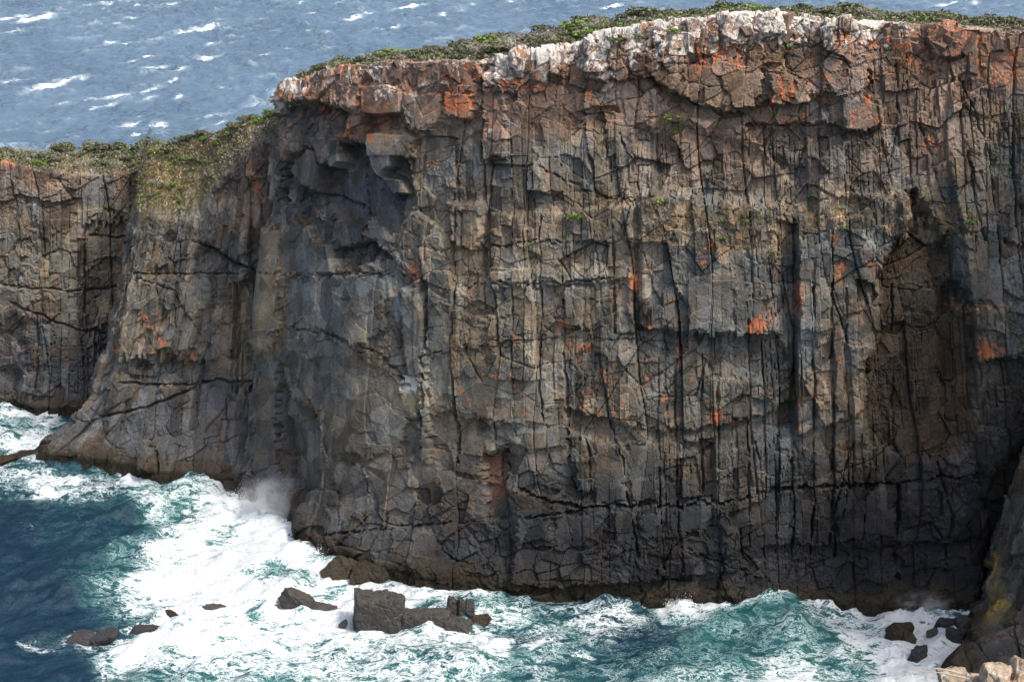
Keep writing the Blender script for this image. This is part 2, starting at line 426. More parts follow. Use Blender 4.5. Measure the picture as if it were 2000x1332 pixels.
# authored relief: polygon, metres at its top, metres at its bottom, softness in px
RELIEF = [
    # overhanging cap at the left end of the headland and the hollow under it
    ([(538, 178), (600, 140), (690, 120), (712, 170), (706, 215), (690, 214), (640, 206), (600, 200), (556, 214), (545, 204)], 0.2, 1.7, 4),
    ([(690, 118), (830, 102), (945, 128), (938, 216), (890, 234), (872, 225), (800, 232), (780, 226), (715, 226)], 0.0, 0.6, 4),
    ([(548, 200), (600, 198), (660, 205), (690, 225), (680, 262), (620, 268), (565, 262), (548, 235)], -1.8, -0.3, 4),
    ([(715, 226), (800, 212), (860, 205), (885, 234), (940, 222), (942, 308), (890, 312), (800, 300), (720, 258)], -0.9, -0.1, 5),
    ([(790, 205), (868, 205), (880, 232), (850, 262), (800, 258)], 1.0, 1.0, 4),
    ([(660, 225), (712, 228), (716, 280), (690, 300), (640, 270)], 0.5, 0.6, 4),
    # big hollow with hanging slabs
    ([(560, 300), (640, 286), (690, 276), (790, 300), (812, 395), (775, 450), (740, 470), (700, 540), (640, 510), (590, 420), (540, 380)], -3.0, -0.8, 5),
    ([(672, 330), (716, 320), (716, 420), (690, 440), (668, 400)], 0.9, 0.6, 4),
    ([(640, 486), (690, 474), (712, 466), (764, 500), (740, 524), (700, 516), (650, 530)], -3.4, 0.0, 3),
    ([(720, 259), (812, 262), (812, 309), (720, 309)], 1.0, 1.3, 3),
    # arete pillar and the alcoves below it
    ([(497, 455), (540, 440), (556, 560), (548, 660), (520, 690), (494, 665), (488, 560)], 0.9, 1.2, 8),
    ([(548, 700), (576, 780), (612, 800), (630, 835), (631, 960), (590, 990), (545, 940), (536, 800)], -1.9, -0.7, 4),
    ([(820, 541), (834, 545), (834, 690), (822, 690)], -2.2, -1.0, 3),
    ([(783, 566), (832, 566), (840, 870), (812, 875), (800, 700)], 0.9, 0.6, 3),
    ([(776, 735), (815, 730), (818, 800), (808, 822), (790, 800)], -0.5, -0.2, 3),
    ([(840, 566), (884, 560), (886, 790), (842, 800)], 0.0, 0.3, 3),
    ([(884, 560), (960, 600), (1020, 660), (1075, 760), (1070, 826), (990, 828), (900, 810), (884, 780)], 0.6, 0.5, 10),
    ([(700, 840), (880, 805), (950, 830), (1000, 870), (1005, 950), (960, 1010), (880, 980), (840, 900)], -1.1, -0.4, 8),
    ([(938, 890), (985, 880), (990, 1010), (945, 1015)], -2.2, -1.2, 4),
    ([(1003, 960), (1180, 985), (1300, 985), (1440, 965), (1440, 1110), (1300, 1130), (1080, 1145), (1010, 1130)], 1.0, 1.5, 4),
    # arching roofs under the white rim
    ([(1000, 60), (1300, 20), (1640, 20), (1640, 178), (1503, 196), (1465, 218), (1415, 221), (1352, 197), (1300, 172), (1280, 150), (1180, 160), (1100, 150), (1000, 140)], 0.0, 1.5, 3),
    ([(1270, 150), (1352, 200), (1420, 224), (1500, 200), (1560, 205), (1545, 238), (1440, 246), (1360, 232), (1300, 205)], -1.7, -0.3, 4),
    ([(1457, 243), (1545, 240), (1625, 243), (1660, 262), (1580, 320), (1560, 372), (1500, 300)], -1.9, -0.4, 4),
    ([(1643, 190), (1722, 186), (1722, 244), (1690, 252), (1650, 260), (1640, 230)], 1.0, 1.6, 3),
    ([(1503, 146), (1576, 150), (1576, 203), (1510, 203)], 0.8, 1.2, 2),
    ([(1811, 45), (1876, 48), (1874, 116), (1820, 112)], 0.5, 1.2, 2),
    ([(1135, 215), (1200, 205), (1215, 250), (1140, 262)], -1.3, -0.2, 3),
    ([(1240, 250), (1320, 240), (1420, 270), (1520, 310), (1578, 330), (1578, 395), (1440, 400), (1320, 370), (1255, 320)], -1.0, -1.2, 10),
    ([(1577, 268), (1704, 268), (1704, 385), (1577, 385)], 0.5, 0.8, 3),
    # the ledges with dry grass: rock below stands forward
    ([(1250, 372), (1400, 385), (1530, 398), (1530, 650), (1360, 655), (1250, 640)], 1.5, 1.5, 8),
    ([(1556, 430), (1640, 372), (1740, 382), (1780, 420), (1740, 480), (1712, 540), (1690, 640), (1690, 800), (1556, 850)], 1.4, 1.5, 5),
    ([(1514, 430), (1556, 440), (1558, 840), (1520, 840)], -1.3, -1.6, 3),
    ([(1356, 655), (1400, 645), (1517, 650), (1540, 700), (1500, 745), (1390, 740)], -2.1, -0.5, 3),
    ([(1100, 800), (1300, 846), (1400, 828), (1480, 815), (1548, 785), (1548, 850), (1480, 872), (1300, 890), (1120, 850)], -1.9, -0.3, 4),
    ([(1130, 1000), (1300, 1045), (1480, 1030), (1530, 1020), (1530, 1060), (1300, 1085), (1150, 1050)], -0.2, 0.5, 6),
    ([(1480, 1062), (1700, 1070), (1900, 1060), (1900, 1160), (1700, 1170), (1500, 1150)], -1.0, -0.2, 8),
    # brown alcove on the right, its flake and its shaded right wall
    (alc_poly, -3.6, -1.6, 9),
    ([(1850, 560), (1880, 560), (1890, 800), (1840, 760)], -1.8, -1.4, 20),
    ([(1672, 545), (1700, 548), (1718, 580), (1722, 600), (1672, 604)], -2.6, -1.4, 2),
    ([(1684, 598), (1712, 598), (1716, 660), (1706, 694), (1686, 700), (1680, 660)], -0.6, 0.7, 2),
    ([(1770, 372), (1792, 372), (1800, 460), (1786, 470)], -1.3, -0.8, 3),
    ([(1750, 378), (1770, 376), (1784, 470), (1756, 480)], 1.6, 1.4, 2),
    ([(1924, 600), (2010, 590), (2010, 700), (1924, 700)], 0.8, 1.0, 4),
    ([(1905, 705), (2020, 705), (2020, 780), (1905, 800)], -1.6, -0.3, 5),
    ([(1960, 465), (2010, 480), (2010, 530), (1970, 505)], -1.4, -0.2, 3),
    ([(1940, 925), (2100, 760), (2200, 760), (2200, 1200), (1925, 1200)], -1.5, -4.5, 20),
    ([(880, 395), (945, 395), (945, 480), (900, 490)], 0.8, 0.9, 3),
    ([(945, 135), (990, 180), (992, 310), (945, 310)], 0.7, 0.7, 3),
    ([(1225, 540), (1262, 545), (1275, 600), (1245, 640), (1222, 600)], 0.8, 1.0, 3),
    ([(1320, 560), (1345, 600), (1345, 690), (1325, 690)], -1.2, -1.2, 3),
    ([(960, 420), (1240, 400), (1240, 545), (1100, 555), (960, 560)], 0.8, 0.9, 5),
]
d = d0.copy()
for poly, top, bot, soft in RELIEF:
    ys = [q[1] for q in poly]
    f = np.clip((by_ - min(ys)) / (max(ys) - min(ys)), 0, 1)
    d += 0.78 * (top + (bot - top) * f) * pmask(bx_, by_, poly, soft)
# clean planar faces: polygon, how far out, tilt across, tilt down (metres per 16 px)
FACETS = [
    ([(780, 733), (814, 731), (816, 800), (806, 816), (790, 800)], -.5, 0, .03),     ([(606, 270), (667, 273), (668, 316), (655, 329), (646, 318), (636, 324), (628, 318), (624, 296)], 0.8, .02, .03), ([(603, 290), (624, 298), (629, 378), (606, 368), (572, 338)], 0.7, -.05, .02), ([(721, 300), (766, 302), (764, 326), (752, 334), (744, 348), (732, 334)], 0.6, .03, .03),
    ([(742, 345), (776, 350), (799, 378), (768, 379), (757, 366)], 0.1, .08, .10), ([(632, 332), (700, 320), (720, 345), (735, 400), (690, 450), (650, 430), (634, 392)], -2.6, .06, -.10), ([(735, 352), (756, 374), (775, 440), (735, 470), (715, 420)], -2.2, -.10, -.06), ([(690, 455), (740, 440), (760, 490), (715, 466)], -.6, .05, .1),
    ([(555, 470), (640, 480), (650, 533), (555, 532)], .3, 0, .03), ([(560, 543), (690, 540), (745, 548), (750, 640), (700, 680), (620, 638), (560, 636)], .2, .01, .03), ([(640, 662), (700, 694), (765, 742), (795, 805), (770, 900), (640, 880), (634, 800), (600, 770)], -.1, -.02, .02), ([(548, 810), (600, 820), (628, 850), (628, 955), (560, 960)], -1.7, .04, -.03),
    ([(500, 460), (545, 450), (552, 640), (500, 650)], .9, -.12, .01), ([(505, 710), (540, 720), (538, 900), (490, 930)], .2, -.08, .01), ([(892, 730), (1065, 745), (1068, 822), (1000, 828), (900, 806)], .4, 0, 0), ([(713, 172), (760, 166), (788, 178), (790, 221), (752, 226), (716, 223)], 1.0, 0, .03), ([(796, 188), (862, 185), (868, 228), (848, 258), (806, 250)], .8, -.03, .03),
    ([(874, 186), (930, 184), (931, 222), (905, 236), (880, 224)], 1.2, 0, .05), ([(947, 190), (985, 184), (984, 303), (955, 309)], .6, -.03, .02), ([(998, 220), (1040, 215), (1042, 325), (1005, 322)], .3, .05, 0), ([(720, 262), (810, 266), (812, 306), (722, 306)], .7, 0, .02), 
    ([(1684, 600), (1712, 600), (1717, 650), (1706, 694), (1688, 699), (1680, 660)], .3, .05, .04), ([(1890, 480), (1950, 470), (1955, 590), (1895, 585)], .3, -.03, .03), ([(1012, 985), (1075, 990), (1080, 1050), (1014, 1060)], 1.2, -.03, .02), ([(1084, 1002), (1150, 1006), (1150, 1060), (1090, 1070)], .9, .03, .04), ([(1200, 1000), (1240, 998), (1244, 1050), (1205, 1055)], 1.1, 0, .02), ([(1250, 998), (1288, 996), (1292, 1046), (1252, 1050)], 1.3, .02, .02),
    ([(1305, 1000), (1380, 990), (1380, 1035), (1310, 1040)], 1.0, 0, .03), ([(1420, 1000), (1500, 975), (1510, 1010), (1430, 1030)], .4, 0, .03), ([(1430, 560), (1455, 552), (1456, 648), (1432, 650)], 1.9, .06, 0), ([(1458, 585), (1488, 580), (1492, 650), (1460, 652)], 2.1, 0, .02), ([(1345, 540), (1425, 535), (1428, 640), (1348, 645)], 1.6, .02, 0), ([(1102, 560), (1150, 560), (1150, 640), (1104, 640)], .5, .04, .01),
    ([(700, 900), (760, 880), (800, 960), (740, 1000)], -.2, .05, .06), ([(650, 930), (700, 905), (730, 1000), (670, 1020)], .1, -.05, .03), ([(800, 900), (850, 905), (870, 980), (820, 990)], -.2, .05, -.05), ([(1560, 465), (1585, 455), (1586, 640), (1562, 640)], 1.8, -.06, 0), ([(1592, 470), (1622, 465), (1624, 600), (1594, 610)], 1.6, .04, 0), ([(1630, 640), (1648, 640), (1650, 800), (1632, 800)], 1.7, 0, 0),
    ([(1590, 880), (1620, 880), (1622, 945), (1592, 945)], .4, -.03, .02), ([(1520, 960), (1545, 958), (1546, 1060), (1520, 1060)], .3, .04, 0), ([(1555, 960), (1584, 958), (1582, 1060), (1556, 1060)], .1, -.04, .02), ([(1635, 965), (1750, 955), (1750, 1050), (1640, 1060)], .2, .02, .02), ([(1465, 980), (1512, 965), (1512, 1060), (1470, 1070)], .2, -.02, .03),
    ([(785, 600), (826, 592), (834, 730), (800, 735)], .7, .08, 0), ([(818, 820), (838, 810), (836, 900), (822, 900)], .5, .05, 0), ([(845, 610), (880, 604), (882, 780), (850, 790)], .2, -.06, 0), ([(1120, 860), (1140, 860), (1150, 960), (1128, 960)], .2, .05, 0), ([(1225, 870), (1280, 865), (1286, 975), (1238, 980)], .3, -.03, .02), ([(1165, 870), (1205, 868), (1225, 975), (1160, 980)], .1, .03, .02),
    ([(1810, 60), (1840, 56), (1874, 62), (1871, 114), (1822, 110)], 1.0, 0, .04), ([(1505, 160), (1523, 148), (1524, 200), (1511, 203)], 1.3, -.1, 0), ([(1526, 150), (1547, 149), (1547, 198), (1528, 205)], 1.2, -.05, 0), ([(1550, 153), (1575, 156), (1576, 203), (1552, 200)], 1.4, 0, 0), ([(1645, 195), (1690, 200), (1718, 192), (1721, 240), (1684, 255), (1650, 258)], 1.3, 0, .06),
    ([(880, 398), (904, 396), (906, 480), (884, 470)], .9, -.1, 0), ([(908, 402), (940, 398), (941, 470), (925, 488), (909, 478)], 1.0, .05, 0), ([(1340, 130), (1400, 125), (1404, 170), (1345, 180)], .9, 0, .03), ([(1408, 125), (1490, 128), (1490, 190), (1412, 205)], 1.0, 0, .02), ([(1180, 220), (1230, 215), (1235, 300), (1185, 310)], .1, .05, .03), ([(1060, 240), (1120, 235), (1120, 300), (1062, 310)], .3, -.05, .02)]
jx, jy = px + 7 * fbm(u / 1.1, z / 1.1, 93, 3) - 0.35 * ou * PXM, py + 7 * fbm(u / 1.1, z / 1.1, 94, 3) + 0.35 * oz * PXM
for poly, out, tx, ty in FACETS:
    crisp = min(q[1] for q in poly) < 480 and max(q[0] for q in poly) < 830
    m_ = pmask(px if crisp else jx, py if crisp else jy, poly, 1.6)
    xm = sum(q[0] for q in poly) / len(poly); ym = sum(q[1] for q in poly) / len(poly)
    d = lerp(d, out + tx * (px - xm) / 16 + ty * (py - ym) / 16 + (0.12 if crisp else 0.34) * d0, m_)
# authored joints: polyline in the photograph, width and depth in metres
CRACKS = [
    ([(942, 133), (944, 310), (941, 480), (945, 600)], 0.35, 1.3), ([(883, 560), (886, 780), (890, 905)], 0.35, 1.3), ([(603, 291), (583, 315), (565, 332), (543, 347)], 0.5, 1.6),
    ([(572, 340), (600, 365), (630, 382), (680, 400)], 0.4, 1.2), ([(1553, 430), (1556, 640), (1549, 760), (1548, 905)], 0.5, 1.8), ([(832, 545), (830, 690), (822, 900)], 0.3, 1.0),
    ([(1010, 955), (1035, 965), (1080, 980), (1140, 990), (1230, 988), (1300, 985), (1377, 982), (1454, 970), (1517, 953), (1615, 950), (1737, 948), (1846, 932), (1937, 924)], 0.36, 1.5),
    ([(650, 1043), (720, 1036), (800, 1028), (900, 1020), (1010, 1008), (1140, 996)], 0.3, 0.9), ([(620, 640), (680, 668), (740, 690), (770, 720), (800, 770), (830, 830)], 0.3, 0.9),
    ([(500, 535), (620, 538), (700, 534), (830, 540)], 0.22, 0.6), ([(560, 640), (640, 650), (700, 688)], 0.25, 0.6), ([(1098, 520), (1100, 620), (1104, 760), (1110, 900)], 0.28, 1.0),
    ([(1055, 420), (1056, 560), (1055, 700), (1060, 830)], 0.28, 1.0), ([(1196, 440), (1198, 560), (1205, 650)], 0.4, 1.3), ([(1170, 690), (1190, 830), (1215, 900), (1240, 1050), (1250, 1170)], 0.3, 1.1),
    ([(1285, 700), (1286, 860), (1290, 990), (1297, 1130)], 0.3, 1.0), ([(1105, 866), (1118, 930), (1125, 960)], 0.25, 0.8), ([(1143, 866), (1152, 930), (1158, 980)], 0.3, 1.0),
    ([(1322, 700), (1322, 860), (1326, 1000), (1330, 1120)], 0.22, 0.8), ([(1370, 690), (1370, 850), (1373, 960)], 0.25, 0.8), ([(1402, 740), (1402, 866), (1404, 980), (1408, 1150)], 0.28, 1.0),
    ([(1460, 750), (1460, 960), (1466, 1100)], 0.25, 0.9), ([(1478, 866), (1484, 930), (1486, 950)], 0.22, 0.8), ([(1515, 850), (1516, 960), (1516, 1080)], 0.25, 0.9), ([(1548, 900), (1550, 1000), (1548, 1090)], 0.3, 1.0),
    ([(1588, 560), (1590, 760), (1590, 960), (1584, 1080)], 0.28, 1.0), ([(1625, 440), (1626, 700), (1628, 950), (1630, 1090)], 0.28, 1.0), ([(1665, 870), (1640, 960), (1615, 1060)], 0.3, 1.0),
    ([(1650, 560), (1652, 760), (1658, 950), (1636, 1050)], 0.25, 0.8), ([(1755, 950), (1754, 1050), (1752, 1130)], 0.4, 1.4), ([(1745, 560), (1750, 700), (1752, 860)], 0.2, 0.6),
    ([(1700, 140), (1720, 260), (1740, 360)], 0.25, 0.8), ([(1755, 120), (1760, 230), (1740, 330)], 0.25, 0.8), ([(1800, 230), (1830, 340), (1860, 440), (1890, 520)], 0.3, 1.0), ([(1880, 150), (1930, 300), (1950, 430), (1960, 560)], 0.25, 0.9),
    ([(1890, 300), (1905, 400), (1925, 470)], 0.3, 1.0), ([(1960, 230), (1985, 330), (2000, 420)], 0.22, 0.8), ([(780, 440), (860, 490), (945, 485), (1050, 470), (1200, 476)], 0.25, 0.8),
    ([(900, 560), (1000, 552), (1100, 552), (1200, 545)], 0.25, 0.8), ([(820, 700), (860, 690), (940, 680), (1100, 660), (1300, 665)], 0.18, 0.5), ([(960, 310), (1060, 330), (1180, 388), (1240, 390)], 0.25, 0.9),
    ([(1150, 300), (1160, 372), (1185, 388)], 0.3, 1.0), ([(1210, 260), (1240, 330), (1250, 400)], 0.35, 1.2), ([(1300, 640), (1300, 760), (1310, 850)], 0.25, 0.8), ([(1000, 560), (1002, 700), (1008, 850)], 0.2, 0.7),
    ([(690, 300), (692, 420), (700, 470)], 0.25, 0.8), ([(830, 310), (835, 400), (830, 520)], 0.28, 0.9), ([(890, 310), (892, 400), (890, 480)], 0.3, 1.0), ([(808, 220), (812, 300)], 0.3, 0.9),
    ([(1330, 1070), (1400, 1090), (1480, 1120)], 0.25, 0.8), ([(1420, 866), (1440, 960), (1450, 1080)], 0.2, 0.6), ([(1700, 900), (1690, 1000), (1680, 1100)], 0.25, 0.8), ([(1830, 900), (1860, 1000), (1850, 1120)], 0.3, 0.9),
]
wx, wy = px + 5 * fbm(u / 2, z / 2.5, 91, 4) - 0.35 * ou * PXM, py + 5 * fbm(u / 2, z / 2, 92, 4) + 0.35 * oz * PXM
ck = np.clip(0.75 + 0.9 * fbm(u / 2.6, z / 2.6, 95, 3), 0.15, 1.2)
for pts, w, dep in CRACKS:
    ld = linedist(wx, wy, pts, w * PXM + 4) / PXM
    d -= 0.9 * dep * groove(ld, w * 0.62) * ck
# waterline flare: wave-cut shelf
shelf = pmask(px, py, [(590, 980), (1020, 1040), (1020, 1400), (560, 1400)], 60)
d += sstep(7.0, 0.5, M.v) * (0.4 + 1.6 * shelf) + 0.35 * sstep(2.5, 0.0, M.v) * fbm(u / 1.3, z / 0.9, 97, 3)
d_top = 0.35 * fbm(M.P[..., 0] / 2.5, M.P[..., 1] / 2.5, 101, 4)
white_w = pmask(px, py, [(930, 90), (1290, 10), (1690, 10), (1780, 40), (1760, 70), (1660, 95), (1480, 110), (1330, 130), (1200, 150), (1000, 165), (930, 150)], 22)
d = lerp(d_top, d * 1.0, facew)
edge_rows = np.minimum(np.arange(M.C), np.arange(M.C)[::-1])[None]
# jagged, blocky rim where the pale rock shows
blk = voro(M.P[..., 0] + 0.3 * fbm(u, z, 7, 2), M.P[..., 2] * 0.7 + M.P[..., 1], 1.7, 1.3, 131, 0.4)
d += (0.08 + 0.55 * white_w) * sstep(1.82, 1.95, M.lv) * sstep(2.6, 2.2, M.lv) * ((blk['id'] - 0.35) * 0.95 + 0.35 * (rnd(blk['id'], 3) - 0.5) * blk['cu'] - 0.5 * groove(blk['e'], 0.12))

# --- rock colours, with shade put into some of the dark zones
def shade_id(base, cids, u, z, amt=0.34):
    cid, cid2 = cids
    k = (1 + amt * (rnd(cid, 11) - 0.5) * 2) * (1 + 0.26 * (rnd(cid2, 14) - 0.5) * 2)
    warm = (rnd(cid, 12) - 0.5) * 0.16
    k = k * (1 + 0.30 * fbm(u / 1.5, z / 6.5, 301, 4) + 0.28 * fbm(u / 2.4, z / 2.4, 302, 4))
    t = np.stack([base[..., 0] * k * (1 + warm), base[..., 1] * k, base[..., 2] * k * (1 - warm)], -1)
    h = fbm(u / 1.7, z / 2.0, 303, 4) + 0.6 * fbm(u / 6, z / 6, 304, 3)
    lum = t.mean(-1, keepdims=True)
    t = t + (lum * np.array([1.45, 0.98, 0.62]) - t) * (0.36 * sstep(0.10, 0.55, h))[..., None]
    return t + (lum * np.array([0.93, 1.02, 1.02]) - t) * (0.45 * sstep(-0.05, -0.5, h))[..., None]
def colmix(a, b, m): return a + (np.array(b) - a) * m[..., None]
sh = px.shape
tint = np.broadcast_to(np.array([0.148, 0.130, 0.102]), sh + (3,)).copy()
lown = fbm(u / 16, z / 12, 201, 3)
tint = colmix(tint, (0.122, 0.122, 0.112), sstep(-0.1, 0.35, lown))
hi_line = np.interp(px[0], [480, 600, 800, 950, 1150, 1300, 1500, 1700, 1850, 2050], [240, 235, 255, 250, 245, 170, 150, 170, 190, 150])[None]
red = sstep(40, -40, py - hi_line + 40 * fbm(u / 5, z / 5, 203, 4))
tint = colmix(tint, (0.205, 0.132, 0.100), red * 0.85)
tint = colmix(tint, (0.165, 0.126, 0.102), pmask(px, py, [(1180, 150), (1460, 230), (1760, 120), (1900, 120), (1880, 330), (1640, 370), (1250, 330)], 50) * 0.75)
tint = colmix(tint, (0.190, 0.158, 0.112), pmask(px, py, [(490, 430), (560, 430), (560, 690), (490, 690)], 18) * 0.8)
tint = colmix(tint, (0.195, 0.158, 0.108), pmask(px, py, [(780, 330), (1260, 380), (1250, 640), (1080, 660), (880, 720), (800, 500)], 70) * 0.5)
tint = colmix(tint, (0.022, 0.023, 0.026), sstep(760, 1080, py + 70 * fbm(u / 10, z / 7, 205, 3)) * sstep(470, 900, px + 0 * py) * 0.95)  # dark wet foot, blackened further to stand in for shade
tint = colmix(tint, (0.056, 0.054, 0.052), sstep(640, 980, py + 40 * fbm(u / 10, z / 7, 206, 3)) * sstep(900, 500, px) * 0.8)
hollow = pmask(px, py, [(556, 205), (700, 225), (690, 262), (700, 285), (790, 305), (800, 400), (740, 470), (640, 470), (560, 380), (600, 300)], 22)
tint = colmix(tint, (0.085, 0.087, 0.090), hollow * 0.9)  # shade of the hollow put into the colour
tint = colmix(tint, (0.016, 0.017, 0.020), pmask(px, py, [(1960, 720), (1860, 880), (1560, 960), (1480, 1200), (2100, 1200), (2100, 720)], 90) * 0.8)  # lower right corner: occlusion painted in as a darker tint
tint = colmix(tint, (0.044, 0.032, 0.022), pmask(bx_ + 10 * fbm(u / 1.5, z / 2, 239, 3), by_ + 14 * fbm(u / 1.5, z / 2, 240, 3), alc_poly, 12) * 0.95)  # brown alcove rock, darkened to stand in for its shade
tint = colmix(tint, (0.155, 0.060, 0.030), pmask(px, py, [(940, 892), (985, 882), (988, 960), (950, 1000)], 12) * 0.55)
straw = np.zeros(sh)
for poly, a in (([(1250, 380), (1350, 395), (1520, 420), (1525, 480), (1400, 490), (1260, 470)], .8), ([(1560, 400), (1640, 375), (1760, 385), (1790, 370), (1910, 420), (1900, 470), (1800, 460), (1640, 440), (1570, 450)], .85),
                ([(885, 660), (960, 650), (1010, 720), (960, 740), (890, 720)], .7), ([(890, 540), (940, 545), (940, 565), (890, 560)], .7), ([(880, 480), (930, 470), (940, 500), (890, 505)], .6),
                ([(1880, 590), (1930, 590), (1925, 625), (1880, 615)], .7), ([(1100, 640), (1160, 640), (1160, 690), (1100, 690)], .5), ([(1160, 380), (1240, 385), (1200, 430), (1120, 440)], .5)):
    straw = np.maximum(straw, a * pmask(px + 14 * fbm(u / 1.5, z / 1.5, 211, 3), py + 14 * fbm(u / 1.5, z / 1.5, 212, 3), poly, 16))
tint = colmix(tint, (0.30, 0.225, 0.14), straw * 0.9 * sstep(-0.25, 0.25, fbm(u / 0.9, z / 0.6, 213, 3)))
tint = colmix(tint, (0.28, 0.24, 0.14), pmask(px, py, [(1820, 425), (1860, 425), (1850, 475), (1815, 478)], 6) * 0.7)
brown = sstep(330, 210, py + 60 * fbm(u / 7, z / 6, 207, 3))
tint = colmix(tint, (0.190, 0.132, 0.094), brown * 0.6)
tint = shade_id(tint, cid, u, z)
tint = colmix(tint, (0.66, 0.64, 0.58), pmask(px, py, [(784, 733), (806, 738), (813, 752), (808, 770), (782, 772)], 3) * 0.9)
tint = colmix(tint, (0.30, 0.27, 0.16), pmask(px, py, [(781, 768), (812, 766), (812, 812), (800, 815)], 4) * 0.85)
weed = sstep(3.4, 1.2, M.v + 1.2 * fbm(u / 2.2, z / 3, 221, 3))
tint = colmix(tint, (0.034, 0.026, 0.015), weed * 0.75)
tint = colmix(tint, (0.020, 0.017, 0.011), sstep(1.5, 0.7, M.v + 0.8 * fbm(u / 1.5, z / 2, 222, 3)))
soil = sstep(2.15, 2.35, M.lv)
tint = colmix(tint, (0.105, 0.085, 0.055), soil)
white = 0.50 * white_w * sstep(1.0, 0.15, (py - np.interp(px[0], [930, 1300, 1500, 1800], [130, 35, 28, 52])[None]) / 95) + 0.20 * white_w + 0.55 * white_w * fbm(u / 1.6, z / 4.0, 233, 3)
for x, y, rx, ry, a in ((590, 172, 45, 16, .7), (690, 150, 40, 12, .4), (745, 150, 16, 26, .6), (770, 175, 22, 14, .55), (860, 165, 60, 10, .45), (990, 130, 30, 20, .5), (548, 205, 8, 24, .7), (1000, 150, 10, 12, .8),
                        (1180, 130, 40, 40, .5), (1060, 130, 60, 18, .5), (1140, 240, 10, 40, .35), (960, 257, 8, 6, .8), (1760, 60, 30, 25, .6), (1735, 85, 12, 25, .55), (1840, 50, 60, 8, .4), (1850, 110, 10, 10, .3)):
    white = np.maximum(white, a * blob(px, py, x, y, rx, ry))
rimy = np.interp(px[0], [545, 582, 652, 742, 870, 1000, 1095, 1188, 1375, 1520, 1665, 1850, 2020], [192, 162, 140, 126, 123, 118, 104, 70, 36, 33, 46, 54, 62])[None]
white = np.maximum(white, 0.34 * sstep(34, 4, py - rimy + 18 * fbm(u / 2.2, z / 2.2, 237, 3)))
white *= sstep(2.35, 2.15, M.lv)
orange = np.zeros(sh)
oxx = bx_ * .3 + px * .7 + 7 * fbm(u / .8, z / .8, 235, 3); oyy = by_ * .3 + py * .7 + 9 * fbm(u / .8, z / .8, 236, 3)
for x, y, rx, ry, a in ((562, 190, 10, 9, 1.1), (615, 178, 30, 14, .8), (595, 185, 18, 12, .6), (730, 170, 22, 20, .6), (760, 178, 18, 20, .55), (716, 205, 7, 20, .8), (890, 205, 22, 22, .95), (915, 210, 16, 18, 1.1), (800, 190, 12, 30, .5), (870, 140, 60, 14, .35),
                        (498, 362, 7, 14, 1.2), (488, 280, 8, 40, .45), (690, 235, 14, 10, .7), (690, 262, 26, 14, .65), (730, 268, 5, 12, .9), (505, 400, 8, 10, .5), (808, 525, 16, 26, .7), (1240, 552, 16, 16, .9), (1238, 545, 24, 22, .4), (1150, 60, 20, 20, .3),
                        (1092, 640, 9, 11, 1.0), (1108, 672, 12, 8, .6), (1145, 678, 14, 9, .9), (1475, 632, 15, 19, 1.15), (1505, 625, 10, 18, .6), (1440, 625, 8, 16, .5), (1398, 812, 12, 13, 1.0), (1385, 820, 10, 8, .6), (1180, 745, 14, 7, .8), (1150, 770, 12, 7, .6), (1160, 755, 14, 10, .4),
                        (1300, 780, 10, 6, .8), (1210, 790, 14, 6, .6), (1060, 730, 8, 5, .8), (905, 760, 7, 9, .8), (915, 785, 6, 7, .7), (975, 735, 8, 7, .7), (993, 820, 8, 9, .5), (1560, 580, 8, 30, .8), (1575, 605, 8, 18, .8), (1640, 520, 12, 14, .8), (1635, 545, 10, 10, .7),
                        (1705, 515, 14, 12, .8), (1640, 695, 6, 10, .8), (1560, 840, 6, 8, .7), (1590, 735, 10, 14, .4), (1625, 460, 16, 14, .6), (1925, 685, 12, 18, 1.1), (1950, 682, 14, 8, .8), (1935, 600, 30, 14, .55), (1880, 605, 12, 10, .6), (1525, 170, 7, 24, 1.0), (1543, 180, 7, 18, 1.0),
                        (1515, 195, 8, 8, .8), (1690, 200, 9, 12, .9), (1665, 232, 14, 12, .7), (1710, 235, 14, 10, .7), (1575, 222, 8, 8, .8), (1845, 75, 34, 30, .85), (1905, 72, 34, 22, .8), (1960, 70, 60, 14, .5), (1850, 105, 20, 14, .6), (1780, 70, 14, 20, .6), (1640, 60, 30, 20, .35),
                        (1815, 275, 8, 12, .8), (1828, 282, 8, 10, .8), (1985, 480, 12, 14, .6), (1770, 405, 7, 16, .7), (920, 155, 40, 20, .4), (1155, 185, 14, 16, .7), (1115, 130, 10, 10, .5), (1300, 115, 20, 12, .5), (1140, 225, 20, 14, .4), (1070, 340, 10, 10, .7), (1040, 345, 8, 10, .5),
                        (855, 880, 10, 10, .5), (840, 320, 8, 14, .6), (860, 340, 30, 16, .35), (1385, 480, 8, 14, .6), (1375, 500, 12, 10, .5), (1640, 50, 14, 10, .6), (1365, 75, 18, 12, .3)):
    mm = (np.abs(px - x) < rx * 4 + 30) & (np.abs(py - y) < ry * 4 + 30)
    orange[mm] = np.maximum(orange[mm], 0.9 * a * blob(oxx[mm], oyy[mm], x, y, rx * 1.4, ry * 1.45))
orange = np.maximum(orange, 0.60 * red * sstep(-0.15, 0.45, fbm(u / 3.2, z / 3.2, 231, 4)))
orange = np.maximum(orange, 0.40 * brown * sstep(0.0, 0.5, fbm(u / 1.8, z / 1.8, 238, 4)))
orange = np.maximum(orange, 0.44 * pmask(px, py, [(880, 620), (1320, 620), (1560, 760), (1700, 500), (1700, 820), (1400, 860), (1000, 830)], 40) * sstep(0.1, 0.5, fbm(u / 1.6, z / 1.6, 232, 3)))
orange *= sstep(2.2, 2.05, M.lv)
wet = np.maximum(sstep(9, 1, M.v), 0.5 * pmask(px, py, alc_poly, 6))
